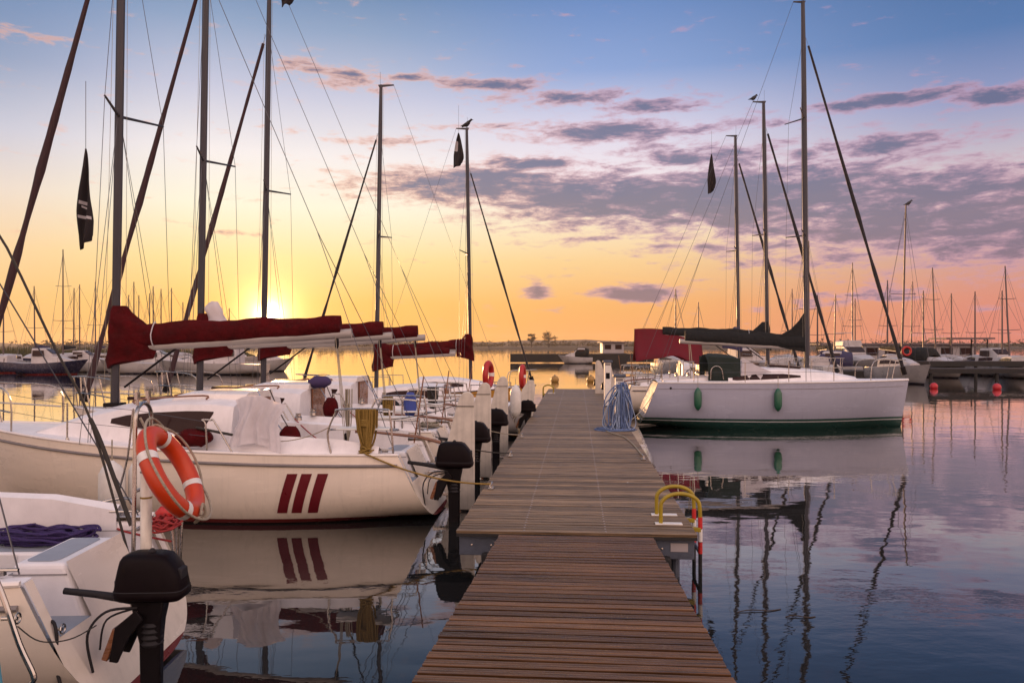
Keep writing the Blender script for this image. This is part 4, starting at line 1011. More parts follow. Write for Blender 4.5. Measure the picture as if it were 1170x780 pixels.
# ---- the big sloop on the right
def sailboat_c():
    root = thing('sailboat', 'white sloop with green waterline stripe and dark green spray hood, nearest on the right', 'sailboat', (3.78, 23.95, 0), -TH, GROUP_R)
    H = Hull(L=7.85, B=2.75, zs=1.30, zb=1.36, dip=.0, ttop=.50, bowrake=.22, bs=.78, d=.45, d0=.06, es=.5, eb=1.05, um=.42, pw=2.0)
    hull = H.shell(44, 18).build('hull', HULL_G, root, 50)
    sheer = lambda x, dy=0, dz=0, sy=1: Vector((x, sy*(H.deck_half(x)+dy), H.deck_z(x)+dz))
    xs = [H.ttop+(H.L-H.ttop)*k/40 for k in range(41)]
    for sy in (1, -1):
        b = MB(); b.tube([sheer(x,-.004,.006,sy) for x in xs], .022, 8); b.build('toe_rail', GEL, hull)
        b = MB(); b.tube([Vector((p.x, sy*(H.surf(p.x, p.z-.17)+.001), p.z-.17)) for p in [sheer(x) for x in xs[:-1]]], .007, 6); b.build('cove_line', RUBRAIL, hull)
    b = MB(); b.lathe([(.03,0),(.034,.006),(.02,.008)], 10, (.85,-(H.surf(.85,1.15)+.002),1.15), (R(90),0,0)); b.build('vent_hole', BLACKP, hull)
    b = MB()
    for sy in (1, -1):
        for (xa, xb, yi) in ((H.ttop, .7, 0), (.7, 2.6, .78), (2.6, H.L, 0)):
            rows = []
            for k in range(17):
                x = lerp(xa, xb, k/16); yo = max(H.deck_half(x)-.003, .004); yy = min(yi, yo-.002)
                rows.append([(x, sy*lerp(yo, yy, q/3), H.deck_z(x)+.05*math.sin(.5*PI*q/3)) for q in range(4)])
            b.loft(rows, closed=False, cap=False)
    b.build('deck', DECKM, root, 40)
    b = MB(); b.add([(.7,-.78,.75),(2.6,-.78,.75),(2.6,.78,.75),(.7,.78,.75)], [(0,1,2,3)])
    for (a, c) in (((.7,-.78),(.7,.78)),((.7,.78),(2.6,.78)),((2.6,-.78),(.7,-.78))):
        b.add([(*a,.75),(*c,.75),(*c,H.deck_z(c[0])+(.20 if c[0] > 1 else .05)),(*a,H.deck_z(a[0])+(.20 if a[0] > 1 else .05))], [(0,1,2,3)])
    b.build('cockpit', DECKM, root, 0, solid=.05)
    prof = [(2.5,1.60),(3.1,1.66),(4.0,1.69),(4.9,1.64),(5.6,1.54),(6.3,1.40)]; wf = lambda x: lerp(.98, .34, max(0, (x-2.5)/3.8)**1.5)
    b = MB(); rg = cabin_block(H, prof, wf, .22, .06); b.loft(rg, closed=False, cap=False); n = len(rg[0]); b.add(rg[0], [tuple(range(n))]); b.add(rg[-1], [tuple(range(n))]); cb = b.build('cabin', DECKM, root, 45)
    for sy in (1, -1):
        b = MB(); cabin_window(b, H, prof, wf, [(2.62,.38,.72),(2.75,.32,.86),(3.5,.34,.86),(4.1,.40,.84),(4.6,.55,.74)], sy, .22, off=.006); b.build('window', WINDOW, cb, 0)
    b = MB(); b.box((4.25,0,1.755),(.9,.62,.05), (0,R(4),0)); b.build('sliding_hatch', WINDOW, cb, 0, bevel=.015)
    # spray hood with its clear front
    b = MB(); rings = []
    for (x, zt, w) in ((1.95,2.10,.86),(2.1,2.13,.90),(2.45,2.12,.92),(2.75,2.07,.90),(2.85,2.03,.88)):
        zd = H.deck_z(x)+.02; rings.append([(x, w*math.cos(a)*(1 if abs(math.cos(a)) > .0 else 1), zd+(zt-zd)*(abs(math.sin(a))**.55)) for a in [PI*k/14 for k in range(15)]])
    b.loft(rings, closed=False, cap=False); sh = b.build('spray_hood', GREENCAN, root, 50, solid=.015)
    b = MB(); b.loft([[(2.86+.62*(1-abs(math.sin(a))**.55*.98), .87*math.cos(a), H.deck_z(2.9)+.02+(.70)*(abs(math.sin(a))**.55)) for a in [PI*k/14 for k in range(15)]],
                      [(3.35+.15*(1-abs(math.sin(a))), .80*math.cos(a)*.95, H.deck_z(3.2)+.36+.10*abs(math.sin(a))) for a in [PI*k/14 for k in range(15)]]], closed=False, cap=False); b.build('clear_panel', CLOTH, sh, 50)
    for sy in (1,-1):
        b = MB(); b.add([(1.95,sy*.87,1.36),(2.85,sy*.89,1.36),(2.85,sy*.89,2.0),(1.95,sy*.87,2.05)], [(0,1,2,3)]); b.build('side_panel', GREENCAN, sh, 0, solid=.015)
        b = MB(); b.prism([(2.86,sy*.90,1.50),(3.75,sy*.86,1.60),(3.3,sy*.88,1.80),(2.90,sy*.90,2.03)], (0,sy*.012,0)); b.build('clear_side', CLOTH, sh, 0)
    ms = make_mast(root, 4.95, 1.72, 12.55, rake=.010, spreaders=(.36,.68), sl=.85, sweep=.34, chain=(1.18, H.deck_z(4.7), 4.62), fore=(7.78,1.40), aft=[(.55,.7,1.34),(.55,-.7,1.34)], furl=.06, furl_m=FURL_K, frac=.90, r=(.075,.055), crane=.28)
    bo = cover_boom(root, 4.85, 1.30, 2.30, 2.50, h0=.36, h1=.30, w=.11, m=DARKCAN, sd=8)
    b = MB(); b.prism([(4.98,-.05,2.16),(4.98,-.05,3.35),(4.90,-.05,3.38),(4.72,-.05,3.10),(4.50,-.05,2.86),(4.22,-.05,2.70),(4.05,-.05,2.64),(4.1,-.05,2.32)], (0,.10,0)); b.build('luff_cover', DARKCAN, bo, 0, bevel=.03)
    zb = H.deck_z(7.3)
    rail_tube(root, 'pulpit', [[sheer(6.55,-.06,0,1), sheer(6.65,-.05,.56,1), Vector((7.3,.26,zb+.60)), Vector((7.72,.1,zb+.60)), Vector((7.72,-.1,zb+.60)), Vector((7.3,-.26,zb+.60)), sheer(6.65,-.05,.56,-1), sheer(6.55,-.06,0,-1)], [Vector((7.3,.2,zb)), Vector((7.42,.2,zb+.6))], [Vector((7.3,-.2,zb)), Vector((7.42,-.2,zb+.6))]])
    for sy in (1, -1):
        a, c = sheer(.62,-.08,0,sy), sheer(1.5,-.08,0,sy)
        rail_tube(root, 'pushpit', [[a, a+Vector((0,0,.54)), a+Vector((.08,0,.6)), c+Vector((-.08,0,.6)), c+Vector((0,0,.54)), c], [a+Vector((.45,0,0)), a+Vector((.45,0,.6))]], .013)
        posts = []
        for x in (2.9, 4.1, 5.4):
            p = sheer(x,-.07,0,sy); b = MB(); b.tube([p, p+Vector((0,0,.58))], .012, 7); b.build('stanchion', STEEL, root); posts.append(p)
        for h in (.30, .57):
            b = MB(); b.tube([c+Vector((0,0,h))]+[p+Vector((0,0,h)) for p in posts]+[sheer(6.6,-.055,h,sy)], .0045, 5); b.build('lifeline', WIRE, root)
        b = MB(); b.lathe([(.06,0),(.055,.05),(.065,.06),(.045,.07),(.045,.12)], 12, (1.9,sy*.92,1.5)); b.build('winch', STEEL, root)
    b = MB(); b.tube([(1.5,0,2.78),(1.6,.03,.95)], .012, 6); b.tube([(1.52,.03,2.78),(1.7,-.05,.95)], .012, 6); b.build('mainsheet', ROPE_W, root)
    rail_tube(root, 'cabin_rail', [[(2.0,-.95,1.40),(2.02,-.95,1.68),(2.15,-.95,1.78),(2.3,-.95,1.70),(2.36,-.95,1.40)]])
    return root, H
bc, HC = sailboat_c()
# red tent-like cover spread over the stern of the red-covered sloop
t = MB()
def tent(i, j):
    x = lerp(.55, 2.75, i); z = 2.02+lerp(.66, .52, i); s_ = j*2-1
    return (x+.0*j, s_*(.10+.62*abs(s_))+.05*math.sin(i*17+2*s_)*abs(s_), z+.10*math.sin(i*3.3+.5)-abs(s_)*(.98-.16*i+.07*math.sin(i*7+1))+.03*math.sin(i*13)*abs(s_))
t.grid(tent, 16, 12); t.build('cockpit_tent', REDCAN, c2, 60, solid=.012)
# ------------------------------------------------------------------ hanging and lying things near the camera
def mesh_thing(o, label, cat, group=None): return tag(o, label, cat, group)
# lifebuoy on the boarding ladder
bc_ = pxp(196, 540, 5.36)
lb = thing('lifebuoy', 'orange lifebuoy with white bands and grab rope hung on the stern ladder', 'lifebuoy', bc_)
nrm = Vector((.87,.09,.46)).normalized(); up_ = (Vector((-.46,0,.89))-nrm*nrm.dot(Vector((-.46,0,.89)))).normalized(); sd_ = up_.cross(nrm)
RM, RT = .285, .066
def tor(a, c, rt=RT, rm=RM):
    e = up_*math.cos(a)+sd_*math.sin(a)
    return e*(rm+rt*math.cos(c))+nrm*(rt*.92*math.sin(c))
b = MB(); n1, n2 = 56, 18
b.add([tor(2*PI*i/n1, 2*PI*j/n2) for i in range(n1) for j in range(n2)], [(i*n2+j, ((i+1) % n1)*n2+j, ((i+1) % n1)*n2+(j+1) % n2, i*n2+(j+1) % n2) for i in range(n1) for j in range(n2)])
b.build('ring', ORANGE, lb, 80)
for k in range(4):
    a0 = R(28+90*k)
    b = MB(); b.loft([[tor(a0+R(q), 2*PI*j/n2, RT+.0022) for j in range(n2)] for q in (-5,-2.5,0,2.5,5)], cap=False); b.build('white_band', WHITEP, lb, 80)
pts = []
for k in range(4):
    a0, a1 = R(28+90*k), R(118+90*k)
    for q in range(8):
        t_ = q/8; a = lerp(a0, a1, t_); pts.append(tor(a, .55, RT+.012+.045*math.sin(PI*t_)))
pts.append(pts[0]); b = MB(); b.tube(smooth_path(pts, 3), .0085, 8); b.build('grab_rope', ROPE_W, lb)
b = MB(); q0 = tor(R(8), PI, RT+.005); b.tube(smooth_path([tor(R(20),1.5,RT+.01), tor(R(14),.3,RT+.012), tor(R(10),-1.2,RT+.012), tor(R(6),-2.6,RT+.015), up_*.24+Vector((-.06,.05,.03)), up_*.30+Vector((-.10,.06,.10))], 5), .009, 8); b.build('lashing', ROPE_W, lb)
b = MB(); b.tube(smooth_path([tor(R(-172),.8,RT+.02), tor(R(-178),1.6,RT+.03), tor(R(176),.8,RT+.025), tor(R(180),-.2,RT+.02), tor(R(190),.6,RT+.02)], 5), .010, 8); b.build('lashing', ROPE_W, lb)

def coil_heap(name, label, loc, m, n=9, r=.24, h=.05, tr=.011, seed=1, stretch=(1,1), cat='rope', loops=1.0, group=None):
    rr = random.Random(seed); b = MB()
    for k in range(n):
        ph = rr.uniform(0, 6.28); rad = r*rr.uniform(.55, 1.0); cx, cy = rr.uniform(-.25,.25)*r, rr.uniform(-.25,.25)*r
        pts = [(stretch[0]*(cx+rad*math.cos(ph+i*.42)*(1+.12*math.sin(i*1.7+k))), stretch[1]*(cy+rad*math.sin(ph+i*.42)), tr+h*(k/n)*rr.uniform(.6,1.2)+.012*math.sin(i+k)) for i in range(16)]
        b.tube(smooth_path(pts, 3), tr, 6)
    o = b.build(name, m, smooth=80); o.location = loc; return mesh_thing(o, label, cat, group)
def hank(name, label, p, m, L=.5, w=.14, n=9, tr=.011, seed=1, cat='rope', ang=0.0, tail=0):
    """a coil hung over a rail: narrow loops gathered by a few turns"""
    rr = random.Random(seed); b = MB(); c, s_ = math.cos(ang), math.sin(ang)
    for k in range(n):
        f = (k-(n-1)/2)/(n/2); ll = L*rr.uniform(.82,1.05); ww = w*rr.uniform(.7,1.1); off = rr.uniform(-.03,.03)
        pts = []
        for i in range(23):
            a = -.35+(PI+.7)*i/22; sg = 1 if k % 2 else -1
            x = f*w*(.22+.78*abs(math.cos(max(0, min(a,PI-a))))**1.5)+ww*.22*math.cos(a)*(.4+.6*rr.random()**.2)
            pts.append((x, off+.03*math.cos(a)*sg, -ll*max(0, math.sin(a))**.8+.03*math.sin(min(0, math.sin(a))*3)))
        b.tube([Vector((x*c-y*s_, x*s_+y*c, z)) for x, y, z in pts], tr, 6)
    for k in range(4):
        z = -L*.28-.022*k; b.tube([Vector(((w*.62)*math.cos(a*PI/6)*c-.06*math.sin(a*PI/6)*s_, (w*.62)*math.cos(a*PI/6)*s_+.06*math.sin(a*PI/6)*c, z)) for a in range(13)], tr, 6)
    if tail: b.tube(smooth_path([(0,0,-L*.9),(.02,0,-L-.1),(-.01,.01,-L-tail)]), tr, 6)
    o = b.build(name, m, smooth=80); o.location = p; return mesh_thing(o, label, cat)
def rope(name, label, pts, m, r=.010, sm=5, cat='rope', group=None):
    b = MB(); b.tube(smooth_path(pts, sm) if sm else pts, r, 7); o = b.build(name, m, smooth=80); return mesh_thing(o, label, cat, group)

# purple rope heap on the far seat of the nearest boat
pr = pxp(48, 608, 6.42); pr.z = .772
coil_heap('rope_heap', 'heap of dark purple rope on the cockpit seat of the corner sloop', pr, ROPE_P, n=22, r=.26, h=.10, tr=.011, seed=4, stretch=(1.5,.55))
q = [pxp(120,592,6.75), pxp(128,600,6.7), pxp(140,606,6.6), pxp(165,612,6.5), pxp(195,618,6.3)]
rope('rope', 'thin red line led along the stern of the corner sloop', q, ROPE_R, .009)
# teal cloth at the corner
tb = MB()
tp = pxp(6, 742, 4.3); tp.z = 0
def teal(i, j):
    h = lerp(.93, .25, j); return (lerp(-.55, .02+.18*j, i), -.08*math.sin(i*13)*(.3+j)-.10*j, h-.10*abs(i-.8)*(1-j)+.01*math.sin(i*21))
tb.grid(teal, 20, 10); o = tb.build('cloth', TEAL, smooth=60, solid=.012); o.location = (tp.x, tp.y-.12, 0); mesh_thing(o, 'teal cloth draped over the stern edge in the bottom left corner', 'cloth')
# twisted dark line on the backstay and lines leading up left
rope('rope', 'dark frayed cord twisted round the thin stay behind the lifebuoy', [pxp(103,478,6.2), pxp(112,497,6.2), pxp(121,520,6.2), pxp(133,553,6.2), pxp(150,600,6.2)], ROPE_K, .017, 5)
rope('mooring_rope', 'mooring line from the pulpit at the left edge to the corner sloop', [pxp(-12,258,6.3), pxp(8,283,6.25), pxp(64,400,6.2), pxp(103,478,6.2), pxp(150,645,6.15)], ROPE_K, .010, 3)

# boat with the stripes: yellow hank, mooring rope, cloths, fenders
def loc_in(root, p):
    a = root.rotation_euler.z; p = Vector(p)*1.0
    return Vector(root.location)+Vector((p.x*math.cos(a)-p.y*math.sin(a), p.x*math.sin(a)+p.y*math.cos(a), p.z))
hy = loc_in(boat1, (.84, HA.deck_half(.9)-.10, HA.deck_z(.9)+.60))
hank('rope_hank', 'yellow rope hank hanging on the stern rail above the maroon stripes', hy+Vector((0,-.01,.01)), ROPE_Y, L=.54, w=.125, n=12, tr=.014, seed=3, ang=TH)
k0 = loc_in(boat1, (.85, HA.deck_half(.85)-.12, HA.deck_z(.85)+.04)); ck = pier(2.35,-1.1,.56)
rope('mooring_rope', 'yellow mooring rope from the striped sloop to the pontoon cleat', sag(k0+Vector((0,-.14,0)), ck, .10, 12), ROPE_Y, .012, 3)
coil_heap('rope_knot', 'yellow rope knot on the stern cleat of the striped sloop', k0+Vector((0,-.03,-.02)), ROPE_Y, n=7, r=.09, h=.09, tr=.011, seed=8)
hank('rope_hank', 'long pale rope hank hanging from the boom end over the striped sloop cockpit', loc_in(boat1, (1.30,.25,1.75)), ROPE_W, L=.75, w=.045, n=6, tr=.008, seed=12, tail=.1)
hank('rope_hank', 'pale and green rope coil on the cabin end of the striped sloop', loc_in(boat1, (2.30,.62,1.52)), ROPE_W, L=.45, w=.10, n=10, tr=.010, seed=5, ang=TH)
# translucent cloth over the companionway
cl = MB()
def cloth(i, j):
    x = lerp(-.36, .36, i)*(1-.28*math.sin(PI*j*.8))+.10*j*(i-.3); drop = j
    return (x+.05*math.sin(j*6+i*3)*j, -.10-.26*drop+(.022*math.sin(i*26+j*4)+.035*math.sin(i*9+1.3+j*1.5)+.012*math.sin(i*47+j*7))*(.25+drop), .0-.62*drop**1.15+.05*math.sin(i*5)-.06*abs(i-.5))
cl.grid(cloth, 40, 14); o = cl.build('cloth', SHEER, smooth=80); o.location = loc_in(boat1, (2.30,.80,1.66)); o.rotation_euler = (0,0,-TH); mesh_thing(o, 'pale translucent cloth draped over the cabin end of the striped sloop', 'cloth')
def cushion(label, p, m, d=(.30,.12,.34), rz=0, tilt=0, nm='cushion', cat='cushion'):
    b = MB(); rings = []
    for k in range(9):
        t_ = k/8; q_ = math.sin(PI*min(max(t_,.04),.96))**.35; z = (t_-.5)*d[2]
        rings.append([(d[0]/2*q_*(abs(math.cos(a))**.45)*(1 if math.cos(a) > 0 else -1), d[1]/2*q_*(abs(math.sin(a))**.6)*(1 if math.sin(a) > 0 else -1), z+.01*math.sin(a*3+k)) for a in [2*PI*j/20 for j in range(20)]])
    b.loft(rings); o = b.build(nm, m, smooth=70); o.location = p; o.rotation_euler = (tilt,0,rz); return mesh_thing(o, label, cat)
cushion('maroon cushion propped against the cabin beside the pale cloth', loc_in(boat1, (1.95,.78,1.10)), MAROON, rz=.3, tilt=.12)
cushion('dark red bag lying under the pale cloth', loc_in(boat1, (3.15,1.08,1.14)), MAROON, (.5,.2,.22), nm='bag', cat='bag')
cushion('purple bag on the coachroof of the second sloop', loc_in(b2, (2.55,.3,1.72)), PURPLEB, (.40,.26,.20), nm='bag', cat='bag')
cushion('dark red bag beside the brown door of the second sloop', loc_in(b2, (2.25,.62,1.28)), MAROON, (.26,.16,.36), nm='bag', cat='bag')
cushion('blue rolled jacket on the stern rail of the second sloop', loc_in(b2, (.82,.80,1.36)), BLUECAN, (.22,.14,.42), nm='jacket', cat='jacket')
hank('rope_hank', 'olive rope hank on the stern rail of the second sloop', loc_in(b2, (1.2,.82,1.50)), ROPE_Y, L=.5, w=.08, n=9, tr=.012, seed=21, ang=TH)
hank('rope_hank', 'dark rope hank on the stern rail of the third sloop', loc_in(b3, (1.0,.85,1.52)), ROPE_K, L=.45, w=.10, n=9, tr=.013, seed=22, ang=TH)
cushion('black bag on the cockpit seat of the third sloop', loc_in(b3, (2.0,.5,1.05)), DARKCAN, (.5,.3,.36), nm='bag', cat='bag')
# the white bundle tied beside the second mast (a lowered jib)
jb = MB(); rr_ = random.Random(5)
rings = []
for k in range(14):
    t_ = k/13; w_ = (.27*(1-t_)**.8+.05)*(1+.2*math.sin(t_*9)); cx = .24-.10*t_+.05*math.sin(t_*6)
    rings.append([(cx+w_*math.cos(2*PI*j/16)*(1+.18*math.sin(j*2.1+k*.8)), w_*.6*math.sin(2*PI*j/16)*(1+.15*math.sin(j*1.7+k)), -.05+.62*t_) for j in range(16)])
jb.loft(rings); o = jb.build('sail_bundle', CLOTH, smooth=60); o.location = loc_in(b2, (4.8,0,2.62)); o.rotation_euler = (0,.12,-TH); mesh_thing(o, 'pale bundled sail tied up beside the second mast', 'sail')

def fender(label, p, m, L=.55, r=.11, group=None, line=.3):
    root = thing('fender', label, 'fender', p, 0, group)
    b = MB(); b.lathe([(.02,L*.5),(.04,L*.47),(r*.7,L*.40),(r,L*.28),(r*1.02,0),(r,-L*.28),(r*.7,-L*.40),(.04,-L*.47),(.02,-L*.5)], 16); b.build('body', m, root, 60)
    b = MB(); b.tube([(0,0,L*.5),(0,0,L*.5+line)], .008, 6); b.build('line', ROPE_W, root); return root
GF = 'green fenders on the big right sloop'
for px_, lab in ((798, 'green fender near the stern of the big white sloop on the right'), (887, 'green fender amidships on the big white sloop on the right')):
    p = pxp(px_, 456, 22.35); x_ = (p.x-3.78)*math.cos(TH)-(p.y-23.95)*math.sin(TH)
    y_ = HC.surf(x_, p.z)+.13; q = Vector((3.78,23.95,0))+Vector((x_*math.cos(TH)-y_*math.sin(TH), -x_*math.sin(TH)-y_*math.cos(TH), p.z)); q.z = p.z
    fender(lab, q, FENDER_G, .64, .105, GF, .34)
fender('white fender between the corner sloop and the striped sloop', Vector((pxw(128,9.6), 9.6, .62)), FENDER_W, .72, .15, None, .25)
fender('round white fender close behind the lifebuoy', Vector((pxw(160,9.75), 9.75, .66)), FENDER_W, .66, .13, None, .25)
fender('white fender on the stern of the third sloop beside its rudder', loc_in(b4, (.05,.95,.95)), FENDER_W, .85, .14, None, .15)
# lifebuoys far down the row
def small_buoy(label, p, ang):
    root = thing('lifebuoy', label, 'lifebuoy', p, ang, 'red lifebuoys far down the left row'); b = MB(); m_, n_ = 28, 10
    b.add([((.27+.075*math.cos(2*PI*j/n_))*math.cos(2*PI*i/m_), .07*math.sin(2*PI*j/n_), (.27+.075*math.cos(2*PI*j/n_))*math.sin(2*PI*i/m_)) for i in range(m_) for j in range(n_)], [(i*n_+j, ((i+1) % m_)*n_+j, ((i+1) % m_)*n_+(j+1) % n_, i*n_+(j+1) % n_) for i in range(m_) for j in range(n_)])
    b.build('ring', mat('lifebuoy_red', (.42,.015,.012), .45, var=.12), root, 80)
    b = MB(); b.loft([[((.27+.079*math.cos(2*PI*j/n_))*math.cos(a), .074*math.sin(2*PI*j/n_), (.27+.079*math.cos(2*PI*j/n_))*math.sin(a)) for j in range(n_)] for a in (-.2,0,.2)], cap=False); b.build('white_band', WHITEP, root, 80)
small_buoy('red lifebuoy hung behind the tall white rudders', pxp(558, 428, 19.0), R(76))
small_buoy('red lifebuoy hung beside the ochre sloop pulpit', pxp(597, 430, 22.2), R(82))

# service pedestals and the blue rope on the right edge
def pedestal(label, s, t, h=1.2, w=.20, m=WHITEP):
    root = thing('service_pedestal', label, 'pedestal', pier(s, t, .5), -TH)
    b = MB(); b.box((0,0,.02),(w+.06,w+.06,.04)); b.build('base', GALV, root, 0, bevel=.006)
    b = MB(); b.box((0,0,h*.5),(w,w*.8,h)); bd = b.build('body', m, root, 0, bevel=.015)
    b = MB(); b.box((0,0,h+.03),(w+.10,w*.8+.08,.07)); b.build('cap', GALV, root, 0, bevel=.02)
    b = MB(); b.box((0,-w*.4-.004,h*.7),(w*.6,.012,.18)); b.build('socket_panel', BLACKP, bd, 0, bevel=.004)
    b = MB(); b.box((0,-w*.4-.004,h-.06),(w*.8,.012,.05)); b.build('lamp_lens', RUBRAIL, bd, 0); return root
pedestal('white service pedestal on the right edge behind the heap of blue rope', 10.3, .98, 1.15, .19)
pedestal('narrow white and black pedestal farther along the right edge', 16.6, .96, 1.35, .2)
hb = pier(10.0, .99, .5)
hr = MB(); rr_ = random.Random(31)
for k in range(46):
    a = rr_.uniform(-1, 1); z1 = rr_.uniform(.72, 1.0); y_ = -.12-rr_.uniform(0,.18); x0 = rr_.uniform(-.06,.06); w_ = .10+.30*abs(a)
    pts = [(x0, .02, z1+.04),(x0+a*.14, y_*.6, z1+.02),(a*w_*.95, y_, z1*.72),(a*w_, y_-.04, .22+rr_.uniform(-.04,.12)),(a*w_*.7+rr_.uniform(-.1,.1), y_-.10, rr_.uniform(.02,.10)),(a*w_*.25, y_+.0, .25+rr_.uniform(0,.2)),(x0, .0, z1-.05)]
    hr.tube(smooth_path(pts, 4), .012, 6)
for k in range(10):
    r_ = rr_.uniform(.2,.40); ph = rr_.uniform(0, 6.28); hr.tube(smooth_path([(-.12+r_*1.15*math.cos(ph+i*.5)+rr_.uniform(-.03,.03), -.28+r_*.8*math.sin(ph+i*.5), .015+.01*(k % 4)+.01*math.sin(i)) for i in range(13)], 3), .012, 6)
o = hr.build('rope_bundle', ROPE_B, smooth=80); o.location = hb; o.rotation_euler = (0,0,-TH); mesh_thing(o, 'big bundle of blue rope hanging from the pedestal onto the planks', 'rope')
hr = MB()
for k in range(14):
    a = rr_.uniform(-1, 1); y_ = -.16-rr_.uniform(0,.18); w_ = .12+.30*abs(a)
    hr.tube(smooth_path([(0,.0,.98),(a*.06,y_*.6,.9),(a*w_*.8,y_-.03,.5),(a*w_*1.05,y_-.06,.14),(a*w_*.6,y_-.12,.04),(a*.1,y_,.3),(0,0,.85)], 4), .010, 6)
o = hr.build('rope_bundle', ROPE_LB, smooth=80); o.location = hb; o.rotation_euler = (0,0,-TH); mesh_thing(o, 'pale blue line looped among the blue rope on the pedestal', 'rope')
rope('mooring_rope', 'pale line trailing along the right pontoon edge towards the ladder', [pier(9.6,.62,.515), pier(9.0,.75,.515), pier(8.4,.95,.515), pier(7.6,1.03,.52), pier(6.8,1.08,.515), pier(6.0,1.10,.515), pier(5.25,1.1,.56)], ROPE_W, .011)
rope('mooring_rope', 'pale line from the big right sloop stern down to the pontoon', sag(pxp(748,447,23.0), pier(10.6,1.12,.55), .12), ROPE_W, .011, 3)
rope('mooring_rope', 'dark line from the second sloop stern to the pontoon', sag(loc_in(b2, (.62,.85,.95)), pier(5.4,-1.1,.55), .10), ROPE_K, .010, 3)
rope('mooring_rope', 'beige line from the third sloop stern to the pontoon', sag(loc_in(b3, (.62,.85,.95)), pier(8.2,-1.1,.55), .10), ROPE_W, .010, 3)

# pennants and flags hanging limp
def pennant(label, top, L, w, m, seed=1, mark=None, sway=0.0):
    root = thing('pennant', label, 'flag', top)
    rr = random.Random(seed); b = MB()
    def fn(i, j):
        t_ = j; ww = w*(.08+.92*min(1, t_*1.5)**.8)*(1 if t_ < .75 else lerp(1, .45, (t_-.75)/.25) if i > .5 else 1)
        return (-.5*ww+ww*i+sway*t_, .07*math.sin(i*7+t_*5+seed)*t_**.5, -L*t_+(.10*L*(i-.5) if t_ > .9 else 0))
    b.grid(fn, 10, 20); b.build('cloth', m, root, 80, solid=.006)
    if mark:
        for (j0, j1, i0, i1) in mark:
            b = MB(); b.grid(lambda i, j: Vector(fn(lerp(i0, i1, i), lerp(j0, j1, j)+.02*(i-.5)))+Vector((0,-.009,0)), 8, 4); b.build('pale_stripe', CLOTH, root, 80)
    b = MB(); b.tube([(0,0,.0),(0,0,.9)], .004, 5); b.build('halyard', WIRE, root)
    return root
KF = mat('flag_dark', (.022,.016,.018), .85, var=.25, trans=.15)
pennant('long dark pennant with pale marks hanging beside the first mast', pxp(98,170,10.62), 1.28, .20, KF, 2, [(.55,.585,.1,.75),(.70,.73,.05,.95),(.60,.62,.2,.5)])
pennant('dark pennant with a pale corner under the mast of the ochre sloop', pxp(524,152,26.3), 1.1, .34, KF, 4, [(.25,.55,0,.4)])
pennant('dark pennant hanging from the masthead of the third right sloop', pxp(813,176,31.0), 1.5, .32, KF, 6)
pennant('grey pennant at the top edge beside the third mast', pxp(328,-22,16.9), .52, .26, KF, 3)

# birds on the mastheads
def bird(label, p, s=1.0, rz=0):
    root = thing('bird', label, 'bird', p, rz)
    b = MB(); rings = []
    for (x, z, r_) in ((-.17,.05,.012),(-.10,.075,.035),(-.03,.10,.068),(.04,.13,.078),(.09,.175,.055),(.12,.21,.042),(.15,.235,.040),(.18,.235,.022),(.20,.23,.006)):
        rings.append([(x*s, r_*s*math.cos(2*PI*k/10), (z+r_*math.sin(2*PI*k/10))*s) for k in range(10)])
    b.loft(rings); b.build('body', BIRDM, root, 80)
    b = MB(); b.tube([(.195*s,0,.23*s),(.235*s,0,.222*s)], [.009*s,.002*s], 6); b.build('beak', BLACKP, root)
    for y_ in (.02,-.02):
        b = MB(); b.tube([(.0,y_*s,.06*s),(.01,y_*s,0)], .006*s, 5); b.build('leg', BLACKP, root)
    for y_ in (.06,-.06):
        b = MB(); b.loft([[(x*s, y_*s+w*.0, z*s+h*s) for h in (-t_, t_)]+[(x*s, y_*s*1.25, z*s)] for (x, z, t_, w) in ((.08,.15,.03,0),(0,.115,.045,0),(-.12,.07,.02,0),(-.2,.045,.004,0))]); b.build('wing', BIRDM, root, 60)
    return root
def mtop(root, x, z0, z1, rake, dx=0, s=(1,1,1)): 
    a = root.rotation_euler.z; xx = (x-rake*(z1-z0)+dx)*root.scale[0]
    return Vector(root.location)+Vector((xx*math.cos(a), xx*math.sin(a), (z1+.0)*root.scale[2]))
bird('dark bird perched on the tallest masthead on the right', mtop(bc, 4.95, 1.72, 12.55, .010), 1.15, R(100))
bird('dark bird perched on the crane of the mast behind the tallest right mast', mtop(c2, 4.9, 1.5, 10.0, .016, -.33), 1.0, R(30))
bird('dark bird perched on the masthead of the ochre sloop', mtop(b5, 3.66, 1.22, 9.5, .016), 1.05, R(-20))

rope('strap', 'dark strap led aft from the cabin of the striped sloop under the pale cloth', [loc_in(boat1,(3.1,1.12,1.28)), loc_in(boat1,(2.6,1.08,1.18)), loc_in(boat1,(2.05,1.05,1.10))], ROPE_K, .018, 4, 'strap')
rope('rope', 'thin pale line sagging along the cockpit side of the striped sloop', sag(loc_in(boat1,(2.05,1.05,1.10)), loc_in(boat1,(1.3,1.10,1.30)), .05, 8), ROPE_W, .007, 2)
coil_heap('rope_heap', 'loose beige rope heap on the stern locker of the second sloop', loc_in(b2,(.62,.05,.905)), ROPE_W, n=14, r=.18, h=.08, tr=.010, seed=41)
coil_heap('rope_heap', 'red and dark rope heap on the far stern corner of the corner sloop', Vector((pxw(186,6.35),6.35,.90)), ROPE_R, n=12, r=.12, h=.09, tr=.009, seed=43)
cushion('orange bundle on the far stern corner of the corner sloop', Vector((pxw(190,6.5),6.5,1.0)), REDP, (.16,.12,.10), nm='bundle', cat='bundle')
